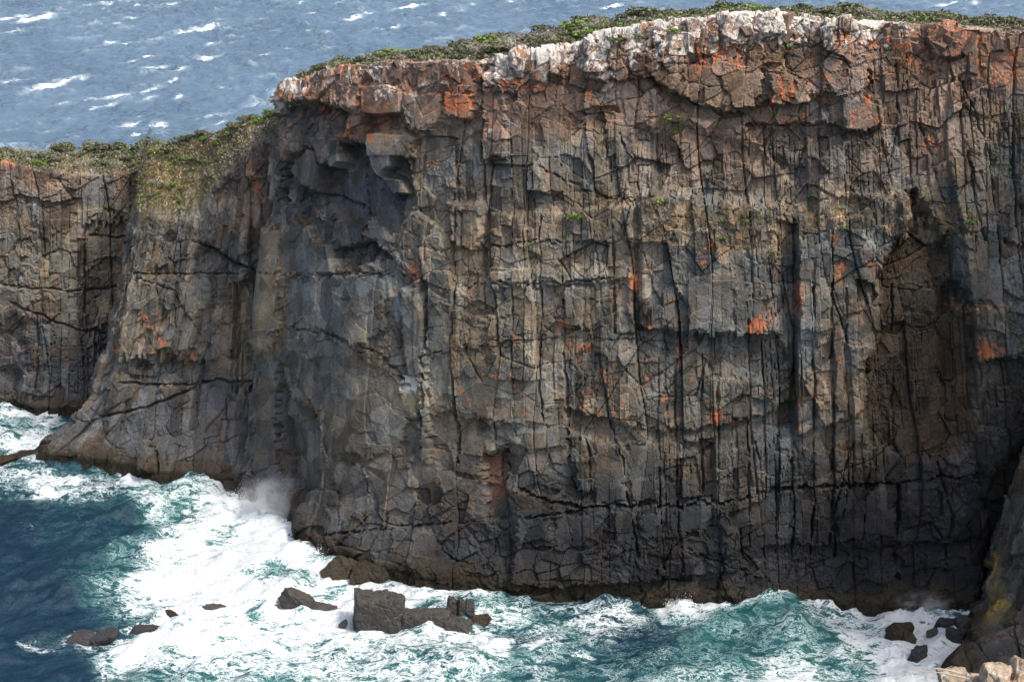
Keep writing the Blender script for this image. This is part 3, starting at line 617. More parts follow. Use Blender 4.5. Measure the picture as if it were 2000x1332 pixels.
main_cliff = M.build("main_cliff", d, dict(tint=np.clip(tint, 0.005, 0.9), white=white, orange=orange, wet=wet), ROCK)
tag(main_cliff, "tall jointed headland cliff, rust red and white lichen along its rim", "cliff", kind="structure")

# --- second buttress beyond the gully
def second_nodes():
    spec = [  # base | low px,py,Y | shoulder | ridge
        ((120, 862), (215, 770, 232), (268, 405, 238), (282, 290, 246)), ((72, 893), (180, 775, 221), (262, 428, 224), (292, 282, 238)), ((180, 905), (232, 760, 217), (300, 425, 222), (335, 276, 237)),
        ((300, 931), (330, 760, 214.5), (378, 430, 219.5), (392, 264, 234)), ((400, 938), (412, 760, 213), (440, 350, 218), (440, 250, 229)), ((470, 952), (482, 760, 212), (492, 290, 217), (500, 231, 226)), ((545, 985), (560, 760, 211), (565, 270, 216.5), (565, 215, 226))]
    out = []
    for b, lo, shd, rg in spec:
        B = at_z(*b); L = at_y(*lo); S = at_y(*shd); Rg = at_y(*rg)
        out.append([B + [-1.0, -1.5, -4], B, L, S, Rg, Rg + [0, 9, -4], [Rg[0], Rg[1] + 24, -4]])
    return out
G2 = Surf(second_nodes(), 0.17, [8, 90, 145, 80, 5, 4], slevel=1)
def finish_side(G, name, label, top0, sm_poly, cracks, relief, extra_col, orange_list, coltop, seed_off):
    px, py, u, z = G.px, G.py, G.s + seed_off, G.v
    fw = sstep(top0 + 0.2, top0 - 0.05, G.lv)
    sm = pmask(px, py, sm_poly, 30)
    wc = 0.75 * (1 - 0.6 * sm); wb = 0.45 * (1 - 0.4 * sm)
    d, cid, ou, oz = joints(u, z, wc + 0 * u, wb + 0 * u, 0.9)
    k = FPX / 235.0
    bx, by = px - ou * k, py + oz * k
    for poly, a, b, soft in relief:
        ys = [q[1] for q in poly]
        f = np.clip((by - min(ys)) / (max(ys) - min(ys)), 0, 1)
        d = d + (a + (b - a) * f) * pmask(bx, by, poly, soft)
    wx, wy = px + 4 * fbm(u / 2, z / 2, 91, 3), py + 4 * fbm(u / 2, z / 2, 92, 3)
    for pts, w, dep in cracks:
        d = d - 0.9 * dep * groove(linedist(wx, wy, pts, w * k + 4) / k, w * 0.7)
    d = d + sstep(5.0, 0.5, z) * 0.8
    dt = 0.55 * fbm(u / 2.2, z / 2.2, 101, 4) + 0.25 * d
    d = lerp(dt, d, fw)
    tint = np.broadcast_to(np.array([0.150, 0.131, 0.102]), px.shape + (3,)).copy()
    tint = colmix(tint, (0.118, 0.114, 0.104), sstep(-0.1, 0.35, fbm(u / 12, z / 12, 201, 3)))
    tint = extra_col(tint, px, py, u, z, G)
    tint = shade_id(tint, cid, u, z)
    weed = sstep(3.6, 1.4, z + 1.2 * fbm(u / 2.2, z / 3, 221, 3))
    tint = colmix(tint, (0.050, 0.036, 0.018), weed * 0.7)
    tint = colmix(tint, (0.020, 0.017, 0.011), sstep(1.4, 0.6, z + 0.8 * fbm(u / 1.5, z / 2, 222, 3)))
    orange = np.zeros(px.shape)
    for x, y, rx, ry, a in orange_list: orange = np.maximum(orange, a * blob(bx * .5 + px * .5, by * .5 + py * .5, x, y, rx, ry))
    white = coltop(px, py)
    o = G.build(name, d, dict(tint=np.clip(tint, 0.005, 0.9), white=white, orange=orange, wet=sstep(8, 1, z)), ROCK)
    return tag(o, label, "cliff", kind="structure")
def col2(t, px, py, u, z, G):
    top = sstep(2.75, 3.1, G.lv)
    n = fbm(u / 2.5, z / 2.0, 241, 4)
    t = colmix(t, (0.205, 0.140, 0.070), sstep(440, 360, py + 25 * n) * sstep(430, 380, px + 20 * n) * 0.85)
    t = colmix(t, (0.150, 0.112, 0.092), pmask(px, py, [(400, 220), (540, 220), (520, 470), (420, 460)], 20) * 0.8)
    t = colmix(t, (0.082, 0.080, 0.080), sstep(700, 800, py + 30 * n) * 0.8)
    return colmix(t, (0.120, 0.092, 0.055), sstep(3.4, 3.9, G.lv) * 0.6)
finish_side(G2, "gully_buttress", "grey rock buttress beyond the gully with a scrubby tan slope on top", 3.0,
    [(200, 740), (480, 740), (480, 960), (60, 960)],
    [([(378, 471), (420, 492), (455, 512), (494, 530)], 0.5, 1.6), ([(245, 748), (300, 752), (370, 752), (420, 742), (490, 750)], 0.35, 1.2), ([(196, 815), (260, 800), (330, 775), (396, 748)], 0.35, 1.2), ([(262, 535), (350, 535), (494, 533)], 0.25, 0.8),
     ([(276, 545), (350, 570), (372, 620), (390, 660)], 0.25, 0.7), ([(310, 920), (302, 880), (290, 860)], 0.5, 1.5), ([(440, 780), (438, 860)], 0.3, 0.9), ([(352, 470), (352, 540), (348, 640)], 0.25, 0.8)],
    [([(270, 700), (400, 705), (400, 748), (280, 752)], -1.5, -0.6, 4), ([(455, 560), (500, 540), (500, 760), (460, 760)], -1.6, -2.2, 8), ([(380, 470), (494, 528), (494, 560), (400, 520)], -1.4, -0.2, 4), ([(280, 870), (302, 860), (306, 925), (282, 928)], 1.2, 1.6, 3),
     ([(250, 545), (375, 545), (395, 690), (240, 700)], 0.5, 0.9, 4)],
    col2, [(300, 640, 10, 6, .8), (322, 668, 12, 10, 1.0), (376, 693, 10, 8, .9), (288, 622, 8, 8, .8), (240, 660, 8, 14, .6), (222, 685, 8, 8, .8), (190, 705, 8, 8, .8), (300, 685, 20, 6, .6), (480, 270, 14, 24, .6), (498, 362, 8, 14, 1.2), (490, 320, 8, 30, .5), (455, 258, 14, 8, .5), (510, 395, 8, 10, .6)],
    lambda px, py: 0.22 * blob(px, py, 545, 215, 14, 30) + 0.12 * blob(px, py, 300, 380, 40, 40), 40.0)
def third_nodes():
    out = []
    for b, r, g in (((-520, 770), (-500, 306, 251), (-500, 292, 262)), ((-330, 778), (-320, 322, 248), (-320, 300, 259)), ((-160, 786), (-150, 318, 247), (-150, 300, 257)), ((-60, 788), (-50, 316, 247), (-50, 299, 258)), ((20, 793), (20, 322, 246.5), (20, 299, 259)), ((90, 805), (92, 338, 246), (90, 298, 259)), ((180, 799), (185, 345, 246.5), (185, 294, 260)), ((300, 790), (280, 335, 248), (280, 292, 258)), ((420, 790), (400, 320, 250), (400, 290, 258))):
        B = at_z(*b); R_ = at_y(*r); Rg = at_y(*g)
        out.append([B + [0, -1.5, -4], B, R_, Rg, Rg + [0, 9, -4], [Rg[0], Rg[1] + 24, -4]])
    return out
G3 = Surf(third_nodes(), 0.20, [8, 215, 36, 5, 4], slevel=1)
def col3(t, px, py, u, z, G):
    n = fbm(u / 2.5, z / 2.0, 251, 4)
    t = colmix(t, (0.165, 0.118, 0.085), sstep(420, 340, py + 30 * n) * 0.8)
    t = colmix(t, (0.080, 0.080, 0.083), sstep(560, 720, py + 30 * n) * 0.85)
    return colmix(t, (0.125, 0.095, 0.055), sstep(2.1, 2.4, G.lv) * 0.8)
finish_side(G3, "far_cliff", "farthest dark jointed cliff at the left edge of the cove", 2.0, [(0, 0), (1, 0), (1, 1)],
    [([(0, 555), (60, 562), (160, 570), (250, 560)], 0.35, 1.0), ([(20, 590), (90, 620), (150, 645), (230, 655)], 0.35, 1.0), ([(165, 440), (166, 560), (160, 640)], 0.4, 1.3), ([(70, 610), (72, 700), (66, 780)], 0.3, 1.0), ([(175, 462), (250, 465)], 0.4, 1.2)],
    [([(165, 440), (262, 430), (262, 700), (200, 720), (160, 600)], -1.2, -1.8, 6), ([(185, 640), (250, 600), (250, 720), (190, 720)], -2.2, -1.0, 6)],
    col3, [(20, 318, 30, 10, .8), (55, 320, 14, 10, .6), (5, 340, 10, 14, .4)], lambda px, py: 0.35 * blob(px, py, 75, 325, 16, 16), 90.0)

# --- near wall of the cove on the right
def spur_nodes():
    spec = [((1936, 1150), (1985, 960, 178), (2060, 800, 180)), ((1908, 1182), (1928, 1085, 168), (2004, 872, 171)), ((1906, 1228), (1962, 1120, 161.5), (2040, 860, 166)),
            ((1893, 1285), (1985, 1190, 155), (2110, 900, 158)), ((1852, 1340), (2010, 1250, 149), (2190, 980, 151)), ((1900, 1440), (2110, 1330, 140), (2350, 1080, 140)), ((2050, 1560), (2350, 1430, 128), (2600, 1150, 125))]
    out = []
    for b, m_, t_ in spec:
        B = at_z(*b); Md = at_y(*m_); T = at_y(*t_)
        out.append([B + [-1, -1, -4], B, Md, T, T + [13, 6, 62], T + [60, 8, 64], [T[0] + 70, T[1] + 8, -4]])  # upper levels out of view, added to shade the headland's right foot
    return out
G4 = Surf(spur_nodes(), 0.21, [8, 70, 90, 40, 4, 3], slevel=1)
def col4(t, px, py, u, z, G):
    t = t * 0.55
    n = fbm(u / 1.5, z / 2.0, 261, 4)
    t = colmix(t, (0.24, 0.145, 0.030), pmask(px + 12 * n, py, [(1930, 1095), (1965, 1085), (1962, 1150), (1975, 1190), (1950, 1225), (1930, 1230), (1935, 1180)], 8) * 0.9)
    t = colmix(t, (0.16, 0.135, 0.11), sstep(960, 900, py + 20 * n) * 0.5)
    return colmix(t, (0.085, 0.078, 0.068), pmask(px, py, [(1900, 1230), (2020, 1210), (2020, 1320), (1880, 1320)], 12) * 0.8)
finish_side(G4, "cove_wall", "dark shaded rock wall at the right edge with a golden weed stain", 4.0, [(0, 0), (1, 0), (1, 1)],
    [([(1985, 1190), (1982, 1260), (1978, 1310)], 0.4, 1.4), ([(1920, 1240), (1925, 1300)], 0.25, 0.8), ([(1925, 1270), (1955, 1250), (1975, 1240)], 0.2, 0.6)],
    [([(1905, 1105), (1935, 1100), (1935, 1225), (1905, 1225)], -0.8, -0.2, 6)], col4, [], lambda px, py: 0 * px, 140.0)

# ------------------------------------------------------------------ the sea
def wave_tile(N, L, seed, wdir, lmin, peak, spread=2):
    rng = np.random.default_rng(seed)
    k = np.fft.fftfreq(N, L / N) * 2 * np.pi
    kx, ky = np.meshgrid(k, k, indexing='xy'); kk = np.hypot(kx, ky) + 1e-9
    kp = 2 * np.pi / peak
    S = np.exp(-1.25 * (kp / kk) ** 2) / kk ** 3.6 * np.exp(-(kk * lmin / 6.28) ** 2)
    c = (kx * wdir[0] + ky * wdir[1]) / kk
    S = S * (0.12 + np.abs(c) ** (2 * spread))
    S[0, 0] = 0
    a = (rng.normal(size=(N, N)) + 1j * rng.normal(size=(N, N))) * np.sqrt(S)
    h = np.fft.ifft2(a).real
    h /= h.std()
    h = h + 0.22 * (h * h - 1)                         # sharper crests
    return h / h.std()
def sample(tile, L, x, y):
    N = tile.shape[0]
    fx = (x / L * N) % N; fy = (y / L * N) % N
    ix = np.floor(fx).astype(int); iy = np.floor(fy).astype(int)
    tx, ty = fx - ix, fy - iy
    ix %= N; iy %= N
    ix1, iy1 = (ix + 1) % N, (iy + 1) % N
    return (tile[iy, ix] * (1 - tx) + tile[iy, ix1] * tx) * (1 - ty) + (tile[iy1, ix] * (1 - tx) + tile[iy1, ix1] * tx) * ty
WD = (0.80, -0.60)
T1 = wave_tile(512, 190.0, 5, WD, 0.8, 30.0, 4)
T2 = wave_tile(512, 137.0, 9, (0.62, -0.78), 0.6, 12.0, 1)
HUMPS = [(1500, 1172, 85, 20, 1.7), (1075, 1272, 34, 14, 1.5), (545, 1140, 45, 22, 1.1), (930, 1290, 60, 14, 0.8), (440, 1290, 60, 14, 0.8), (1340, 1182, 30, 12, 0.9), (1600, 1250, 80, 20, 0.8), (650, 1100, 30, 14, 0.7), (520, 1000, 40, 20, 1.3), (1200, 1180, 40, 8, 0.4)]
def sea_height(x, y):
    far = sstep(260, 420, y)
    h = lerp(0.42, 0.60, far) * sample(T1, 190.0, x, y) + lerp(0.22, 0.32, far) * sample(T2, 137.0, x * 0.94 + y * 0.34 + 31, y * 0.94 - x * 0.34)
    p, q = project(np.stack([x, y, 0 * x], -1))
    for hx, hy, rx, ry, a in HUMPS: h = h + a * blob(p, q, hx, hy, rx, ry)
    return h
# foam (how much of the surface is white) and aeration (milky turquoise water), laid out as in the photograph
FOAM = [  # polygon, foam, aeration, softness px
    ([(-50, 780), (200, 780), (190, 830), (100, 860), (70, 900), (-50, 905)], 0.46, 0.6, 20), ([(-20, 840), (90, 850), (70, 890), (20, 905), (-30, 890)], 0.66, 0.6, 16), ([(-20, 780), (130, 795), (100, 812), (-20, 806)], 0.62, 0.5, 8),
    ([(-50, 895), (300, 925), (290, 960), (180, 975), (-50, 960)], 0.42, 0.40, 16), ([(60, 940), (130, 920), (150, 955), (70, 960)], 0.66, 0.6, 14), ([(225, 915), (280, 905), (300, 935), (240, 945)], 0.95, 0.5, 10),
    ([(250, 955), (330, 935), (480, 945), (520, 980), (440, 1020), (330, 1040), (290, 1010)], 0.56, 0.95, 18), ([(330, 985), (390, 975), (380, 1040), (310, 1050)], 0.42, 0.9, 14),
    ([(400, 938), (470, 945), (530, 980), (620, 1055), (660, 1100), (720, 1135), (870, 1138), (820, 1180), (930, 1240), (900, 1262), (760, 1262), (600, 1268), (500, 1290), (350, 1290), (300, 1310), (225, 1325), (195, 1275), (205, 1245), (300, 1205), (235, 1180), (245, 1130), (290, 1075), (330, 1050), (420, 1000)], 0.84, 0.9, 34),
    ([(230, 1060), (300, 1050), (250, 1130), (200, 1180), (160, 1170)], 0.36, 0.6, 20), ([(440, 945), (520, 985), (480, 1010), (400, 1015)], 0.75, 0.9, 12),
    ([(405, 1035), (450, 1025), (460, 1045), (420, 1055)], 0.45, 0.9, 9), ([(485, 1118), (540, 1108), (605, 1125), (600, 1155), (540, 1165), (490, 1140)], 0.36, 1.2, 9), ([(620, 1150), (668, 1155), (660, 1175), (625, 1172)], 0.50, 1.0, 7), ([(490, 1190), (515, 1195), (510, 1230), (490, 1225)], 0.42, 0.9, 7),
    ([(520, 1220), (600, 1215), (610, 1262), (540, 1268)], 0.60, 0.8, 12), ([(360, 1272), (460, 1265), (480, 1300), (380, 1320)], 0.60, 0.9, 14), ([(330, 1300), (480, 1300), (480, 1420), (90, 1420)], 0.50, 0.75, 24), ([(480, 1290), (700, 1262), (1000, 1280), (1000, 1400), (480, 1400)], 0.54, 0.75, 22), ([(500, 1295), (590, 1290), (580, 1400), (500, 1400)], 0.5, 1.1, 14),
    ([(120, 1230), (220, 1215), (260, 1240), (180, 1262), (110, 1262)], 0.48, 0.2, 12), ([(30, 1262), (100, 1255), (110, 1272), (40, 1276)], 0.6, 0.1, 6),
    ([(880, 1140), (1010, 1160), (1120, 1190), (1180, 1260), (1050, 1330), (950, 1300), (900, 1240)], 0.46, 0.75, 22), ([(800, 1140), (950, 1165), (960, 1190), (860, 1190), (800, 1165)], 0.70, 0.8, 12),
    ([(1000, 1158), (1300, 1182), (1500, 1160), (1500, 1200), (1300, 1215), (1200, 1230), (1080, 1200)], 0.46, 0.35, 14), ([(1120, 1215), (1200, 1200), (1240, 1235), (1180, 1250)], 0.60, 0.4, 12), ([(1190, 1215), (1330, 1210), (1320, 1300), (1180, 1290)], 0.30, 0.15, 22), ([(960, 1225), (1120, 1240), (1100, 1262), (960, 1255)], 0.32, 0.20, 14),
    ([(1030, 1255), (1105, 1252), (1100, 1272), (1040, 1272)], 1.0, 0.6, 5), ([(1120, 1268), (1160, 1272), (1150, 1292), (1110, 1285)], 0.75, 0.5, 6), ([(910, 1245), (1000, 1250), (1000, 1275), (910, 1275)], 0.85, 0.5, 7),
    ([(1020, 1290), (1400, 1270), (1400, 1400), (1020, 1400)], 0.36, 0.50, 24), ([(1300, 1190), (1480, 1165), (1700, 1180), (1760, 1260), (1700, 1400), (1250, 1400), (1360, 1290)], 0.37, 0.80, 30), ([(1280, 1182), (1400, 1172), (1400, 1200), (1300, 1205)], 0.85, 0.5, 8), ([(1400, 1225), (1480, 1225), (1560, 1300), (1440, 1320)], 0.30, 0.5, 20),
    ([(1450, 1150), (1490, 1132), (1560, 1150), (1580, 1172), (1500, 1180), (1440, 1180)], 0.74, 0.8, 8), ([(1560, 1160), (1700, 1180), (1680, 1200), (1580, 1190)], 0.66, 0.5, 8), ([(1640, 1195), (1780, 1190), (1930, 1160), (1940, 1340), (1700, 1400), (1600, 1400), (1720, 1300), (1700, 1230)], 0.85, 0.7, 22), ([(1640, 1210), (1720, 1225), (1740, 1290), (1660, 1300)], 0.62, 0.9, 16), ([(1740, 1240), (1900, 1200), (1900, 1300), (1800, 1345), (1700, 1345)], 0.88, 0.5, 14), ([(1460, 1290), (1640, 1280), (1600, 1400), (1440, 1400)], 0.60, 0.9, 22),
]
CAPS = []   # whitecaps: px, py, half length px, half height px, strength, slope
for x, y, w_, h_, a in ((20, 36, 34, 5, .9), (70, 38, 34, 5, .9), (90, 33, 16, 4, 1), (38, 62, 26, 5, 1), (200, 8, 30, 3, .9), (235, 5, 30, 2, .7), (270, 14, 20, 3, .8), (325, 10, 24, 4, .9), (175, 24, 40, 3, .6), (255, 36, 18, 3, .6), (230, 46, 14, 3, .5), (390, 57, 30, 6, 1), (370, 65, 22, 3, .9), (430, 42, 10, 4, .5),
                        (265, 82, 40, 4, 1), (215, 83, 14, 4, .7), (300, 82, 12, 3, .8), (185, 92, 8, 6, .5), (410, 86, 8, 4, .8), (455, 84, 12, 4, .9), (415, 93, 10, 3, .7), (395, 116, 26, 6, 1), (430, 108, 10, 3, .6), (515, 108, 12, 3, .8), (285, 114, 18, 4, .8), (255, 123, 18, 5, .9), (315, 130, 12, 5, .8), (290, 132, 14, 4, .6),
                        (30, 158, 26, 5, .9), (15, 160, 18, 5, .6), (110, 165, 46, 6, 1), (85, 172, 34, 4, 1), (150, 154, 20, 3, .8), (130, 155, 30, 6, .6), (350, 140, 14, 4, .7), (340, 157, 10, 4, .8), (325, 148, 10, 3, .5), (235, 185, 20, 5, 1), (210, 190, 10, 3, .7), (290, 176, 20, 3, .7), (180, 195, 20, 3, .6), (125, 201, 16, 4, .7), (205, 207, 20, 4, .7), (180, 210, 8, 3, .8), (290, 195, 16, 2, .6),
                        (350, 191, 8, 4, .8), (435, 170, 8, 3, .6), (475, 170, 26, 4, .5), (510, 205, 30, 5, .6), (415, 227, 26, 4, .6), (255, 243, 20, 5, .9), (305, 246, 18, 5, .9), (285, 260, 30, 5, .9), (430, 240, 10, 5, .7), (95, 255, 14, 4, .5), (60, 235, 12, 3, .4), (270, 230, 12, 2, .5), (330, 205, 6, 3, .6),
                        (690, 37, 14, 5, 1), (720, 26, 14, 4, .9), (800, 14, 26, 3, .9), (735, 60, 20, 3, .7), (765, 54, 16, 4, .8), (745, 67, 10, 3, .5), (865, 30, 10, 3, .7), (900, 21, 8, 3, .7), (985, 12, 6, 3, .7), (1000, 5, 8, 3, .8), (920, 10, 10, 3, .6), (870, 77, 14, 3, .6), (960, 60, 30, 4, .5), (1205, 12, 20, 4, .9), (1180, 16, 10, 2, .7), (1190, 30, 30, 3, .4), (600, 60, 10, 2, .5), (640, 66, 6, 2, .5), (560, 95, 8, 2, .5), (610, 26, 12, 2, .6), (1850, 8, 26, 4, .9), (1905, 6, 8, 5, .9), (1965, 10, 12, 3, .6), (1780, 8, 14, 3, .5), (660, 5, 12, 2, .6), (540, 60, 8, 3, .6), (505, 38, 10, 3, .6), (590, 7, 14, 2, .6)):
    CAPS.append((x, y, w_, h_, a))
def sea_attrs(x, y, near):
    p, q = project(np.stack([x, y, 0 * x], -1))
    if near:
        n = fbm(x / 5, y / 5, 301, 4); n2 = fbm(x / 6, y / 6, 302, 4)
        p2, q2 = p + 30 * n + 10 * fbm(x / 1.6, y / 1.6, 305, 3), q + 16 * n2 + 7 * fbm(x / 1.6, y / 1.6, 306, 3)
        foam = 0.13 + 0.10 * sstep(0.0, 0.5, n) + 0 * p; aer = 0.10 + 0.10 * n2
        aer = aer + 0.14 * sstep(350, 250, np.hypot(p - 380, (q - 1000) * 1.2))
        for poly, f, a, soft in FOAM:
            m = pmask(p2, q2, poly, soft * 1.9)
            foam = lerp(foam, f, m); aer = lerp(aer, a, m)
        foam = foam + 0.24 * fbm(x / 3.6, y / 2.8, 307, 4) * sstep(0.2, 0.5, foam)
        back = sstep(262, 285, y)
        foam = lerp(foam, 0.13, back); aer = lerp(aer, 0.0, back)
    else:
        foam = 0.10 + 0.06 * fbm(x / 30, y / 40, 303, 3); aer = 0 * p
    if (q < 320).any():
        h1 = sample(T1, 190.0, x, y)
        foam = foam + np.where(q < 330, 0.22 * sstep(1.3, 2.6, h1), 0)
        jx = p + 5 * fbm(x / 5, y / 9, 311, 3); jq = q + 2.0 * fbm(x / 7, y / 12, 312, 3)
        for cx, cy, w_, h_, a in CAPS:
            h_ = h_ * 0.6; w_ = w_ * 1.25
            m = (np.abs(p - cx) < w_ * 2.2) & (np.abs(q - cy) < h_ * 3 + w_ * .4)
            if m.any():
                sl = (jq[m] - cy) + 0.16 * (jp := (jx[m] - cx))
                foam[m] = np.maximum(foam[m], 0.13 + 0.66 * a * np.exp(-(jp / w_) ** 2 - (sl / h_) ** 2))
    return np.clip(foam, 0, 1), np.clip(aer, 0, 1.2)

def make_sea_material():
    k = NT("sea_water")
    co = k.coords()
    foam, aer = k.attr("foam"), k.attr("aeration")
    wv = k.coords(scale=(0.62, 1.15, 1.0), rot=(0, 0, -0.2))
    warp = k.noise(co, 0.35, 4, 0.6, 0.0, True)
    vm = k.n("ShaderNodeVectorMath", operation='MULTIPLY_ADD')
    k.l(warp, vm.inputs[0]); vm.inputs[1].default_value = (2.6, 2.6, 0); k.l(wv, vm.inputs[2])
    wc = vm.outputs[0]
    n1 = k.noise(wc, 0.62, 6, 0.66)
    n2 = k.noise(wc, 1.7, 5, 0.64)
    rg = k.math('SUBTRACT', 1.0, k.math('MULTIPLY', k.math('ABSOLUTE', k.math('SUBTRACT', n2, 0.5)), 17.0), clamp=True)   # thin lacy filaments
    rg2 = k.math('SUBTRACT', 1.0, k.math('MULTIPLY', k.math('ABSOLUTE', k.math('SUBTRACT', n1, 0.5)), 19.0), clamp=True)
    val = k.math('ADD', k.math('MULTIPLY', foam, 1.25), k.math('ADD', k.math('MULTIPLY', k.math('MAXIMUM', k.math('MULTIPLY', rg, 0.85), rg2), 0.50), k.math('MULTIPLY', k.math('SUBTRACT', n1, 0.5), 1.3)))
    fm = k.ramp(val, 0.76, 1.10)
    thin = k.ramp(val, 0.42, 0.95)
    deep = k.mix(k.noise(co, 0.06, 3), (0.003, 0.015, 0.034), (0.006, 0.024, 0.046))
    teal = k.mix(k.noise(co, 0.22, 4), (0.004, 0.034, 0.045), (0.020, 0.115, 0.110))
    pale = (0.16, 0.38, 0.37)
    far_haze = k.attr('haze_streaks')
    deep = k.mix(far_haze, deep, (0.084, 0.132, 0.185))  # haze and sky reflection put into the far water's colour
    c = k.mix(k.ramp(aer, 0.05, 1.0), deep, teal)
    c = k.mix(k.math('MULTIPLY', thin, k.lin(aer, 0, 1, 0.10, 0.55)), c, pale)
    c = k.mix(k.math('MULTIPLY', k.math('MULTIPLY', thin, far_haze), 0.35), c, (0.42, 0.48, 0.54))
    c = k.mix(fm, c, k.mix(n2, (0.54, 0.60, 0.63), (0.76, 0.79, 0.80)))
    k.l(c, k.b.inputs["Base Color"])
    k.inp(k.b.inputs["Roughness"], k.math('ADD', k.lin(fm, 0, 1, 0.16, 0.8), k.math('MULTIPLY', far_haze, 0.15)))
    k.b.inputs["IOR"].default_value = 1.333
    w1 = k.noise(k.coords(scale=(1, 0.55, 1), rot=(0, 0, 0.64)), 0.9, 6, 0.68)
    hgt = k.math('ADD', w1, k.math('MULTIPLY', foam, k.math('MULTIPLY', k.noise(co, 1.6, 4, 0.65), 1.3)))
    b = k.bump(hgt, 0.75, 0.55)
    k.inp(b.node.inputs['Strength'], k.lin(far_haze, 0, 1, 0.95, 0.30))
    k.l(b, k.b.inputs["Normal"])
    return k.m
SEA = make_sea_material()
def axis(parts):
    out = [parts[0][0]]
    for a, b, st in parts:
        n = max(1, int(round((b - a) / st))); out += list(a + (b - a) * np.arange(1, n + 1) / n)
    return np.array(out)
def sea_patch(xs, ys, near, flat_edge=None):
    X, Y = np.meshgrid(xs, ys)
    Z = sea_height(X, Y)
    Z = Z * sstep(2500, 1200, np.hypot(X, Y))
    f, a = sea_attrs(X, Y, near)
    dr = sstep(250, 520, Y) * np.clip(0.80 + 0.25 * fbm(X / 26 + Y / 60, Y / 55, 321, 4), 0, 1)  # far-water weight, for painted haze and thin foam streaks
    return np.stack([X, Y, Z], -1).reshape(-1, 3), grid_faces(len(ys), len(xs)), f.ravel(), a.ravel(), dr.ravel()
parts = []
YS = 262.0
xs = axis([(-6000, -400, 800), (-400, -95, 6), (-95, 75, 0.40), (75, 400, 6), (400, 6000, 800)])
parts.append(sea_patch(xs, axis([(-3000, 0, 300), (0, 118, 4), (118, 215, 0.40), (215, YS, 0.8)]), True))
xf = axis([(-20000, -1000, 3800), (-1000, -400, 20), (-400, -60, 1.15), (-60, 60, 2.2), (60, 380, 3.0), (380, 1000, 20), (1000, 20000, 3800)])
parts.append(sea_patch(xf, axis([(YS - 0.5, 440, 6), (440, 1150, 2.3), (1150, 2500, 25), (2500, 30000, 5000)]), False))
V, F, A1, A2, A3, off = [], [], [], [], [], 0
for v_, f_, a_, b_, c_ in parts:
    V.append(v_); F.append(f_ + off); A1.append(a_); A2.append(b_); A3.append(c_); off += len(v_)
sea = link("sea", mesh_np("sea", np.concatenate(V), np.concatenate(F), SEA, True, dict(foam=np.concatenate(A1), aeration=np.concatenate(A2), haze_streaks=np.concatenate(A3))))
tag(sea, "wind-torn blue sea with white surf and turquoise wash below the cliff", "sea", kind="structure")

# ------------------------------------------------------------------ loose rocks
def ico(sub):
    import bmesh
    bm = bmesh.new(); bmesh.ops.create_icosphere(bm, subdivisions=sub, radius=1.0)
    V = np.array([v.co[:] for v in bm.verts]); F = np.array([[v.index for v in f.verts] for f in bm.faces])
    bm.free(); return V, F
ICO = {k: ico(k) for k in (2, 3, 4, 5)}
def rock_mesh(name, half, seed, mat, sub=4, n_planes=14, boxy=0.0, noise=0.10, floor=None):
    """a broken stone: a ball cut by planes; half = half extents in metres; boxy adds near axis-aligned faces"""
    rng = np.random.default_rng(seed)
    V, F = ICO[sub]
    D = V / np.linalg.norm(V, axis=1, keepdims=True)
    planes = []
    if boxy > 0:
        for ax in np.vstack([np.eye(3), -np.eye(3)]):
            nrm = ax + rng.normal(size=3) * (0.05 + 0.10 * (1.1 - boxy)); planes.append((nrm / np.linalg.norm(nrm), 0.80 + 0.1 * rng.random()))
    for _ in range(n_planes):
        nrm = rng.normal(size=3); nrm /= np.linalg.norm(nrm)
        planes.append((nrm, (0.78 + 0.25 * rng.random()) * (1.14 if boxy > 0 else 1.0)))
    r = np.full(len(D), 1.6)
    for nrm, dd in planes:
        c = D @ nrm
        r = np.where(c > 0.05, np.minimum(r, dd / np.maximum(c, 0.05)), r)
    P = D * r[:, None] * np.array(half)
    a = P[:, 0] * 1.3 + P[:, 2] * 0.9 + seed; b = P[:, 1] * 1.3 - P[:, 2] * 0.8 + seed * 1.7
    m = float(min(half))
    nz = fbm(a / m * 0.9, b / m * 0.9, seed, 4)
    ck = voro(a / m, b / m + a * 0.3 / m, 0.75, 0.75, seed + 3)
    ck2 = voro(a / m * 0.8 + 5, b / m * 0.8 - P[:, 2] / m, 1.3, 1.1, seed + 9)
    P = P * (1 + noise * nz + noise * 0.9 * (ck['id'] - 0.5) + noise * 1.3 * (ck2['id'] - 0.5) - 0.06 * groove(ck['e'], 0.05) - 0.05 * groove(ck2['e'], 0.06))[:, None]
    if floor is not None: P[:, 2] = np.maximum(P[:, 2], floor)
    return mesh_np(name, P, F, mat)
def mpp(p): return (p[1] * CP + (CAM_Z - p[2]) * SP) / FPX            # metres per photo pixel at a place
def sea_rock(label, x, y, w, h, seed, mat=ROCK_DARK, name="sea_rock", boxy=0.0, ratio=0.8, rz=0.0, cat="rock", group=None, lift=0.0):
    """x: centre px, y: foot py at the water, w/h: size in px"""
    p = at_z(x, y, 0.0); k = mpp(p)
    W_ = w * k; Dp = W_ * ratio
    H = max(0.20 * W_, (h * k - 0.40 * Dp) / 0.90)
    p[1] += Dp * 0.42
    me = rock_mesh(name, (W_ * 0.58, Dp * 0.58, H * 1.05), seed, mat, 4, 12, boxy)
    o = link(name, me); o.location = (p[0], p[1], lift); o.rotation_euler = (0, 0, rz)
    return tag(o, label, cat, group)
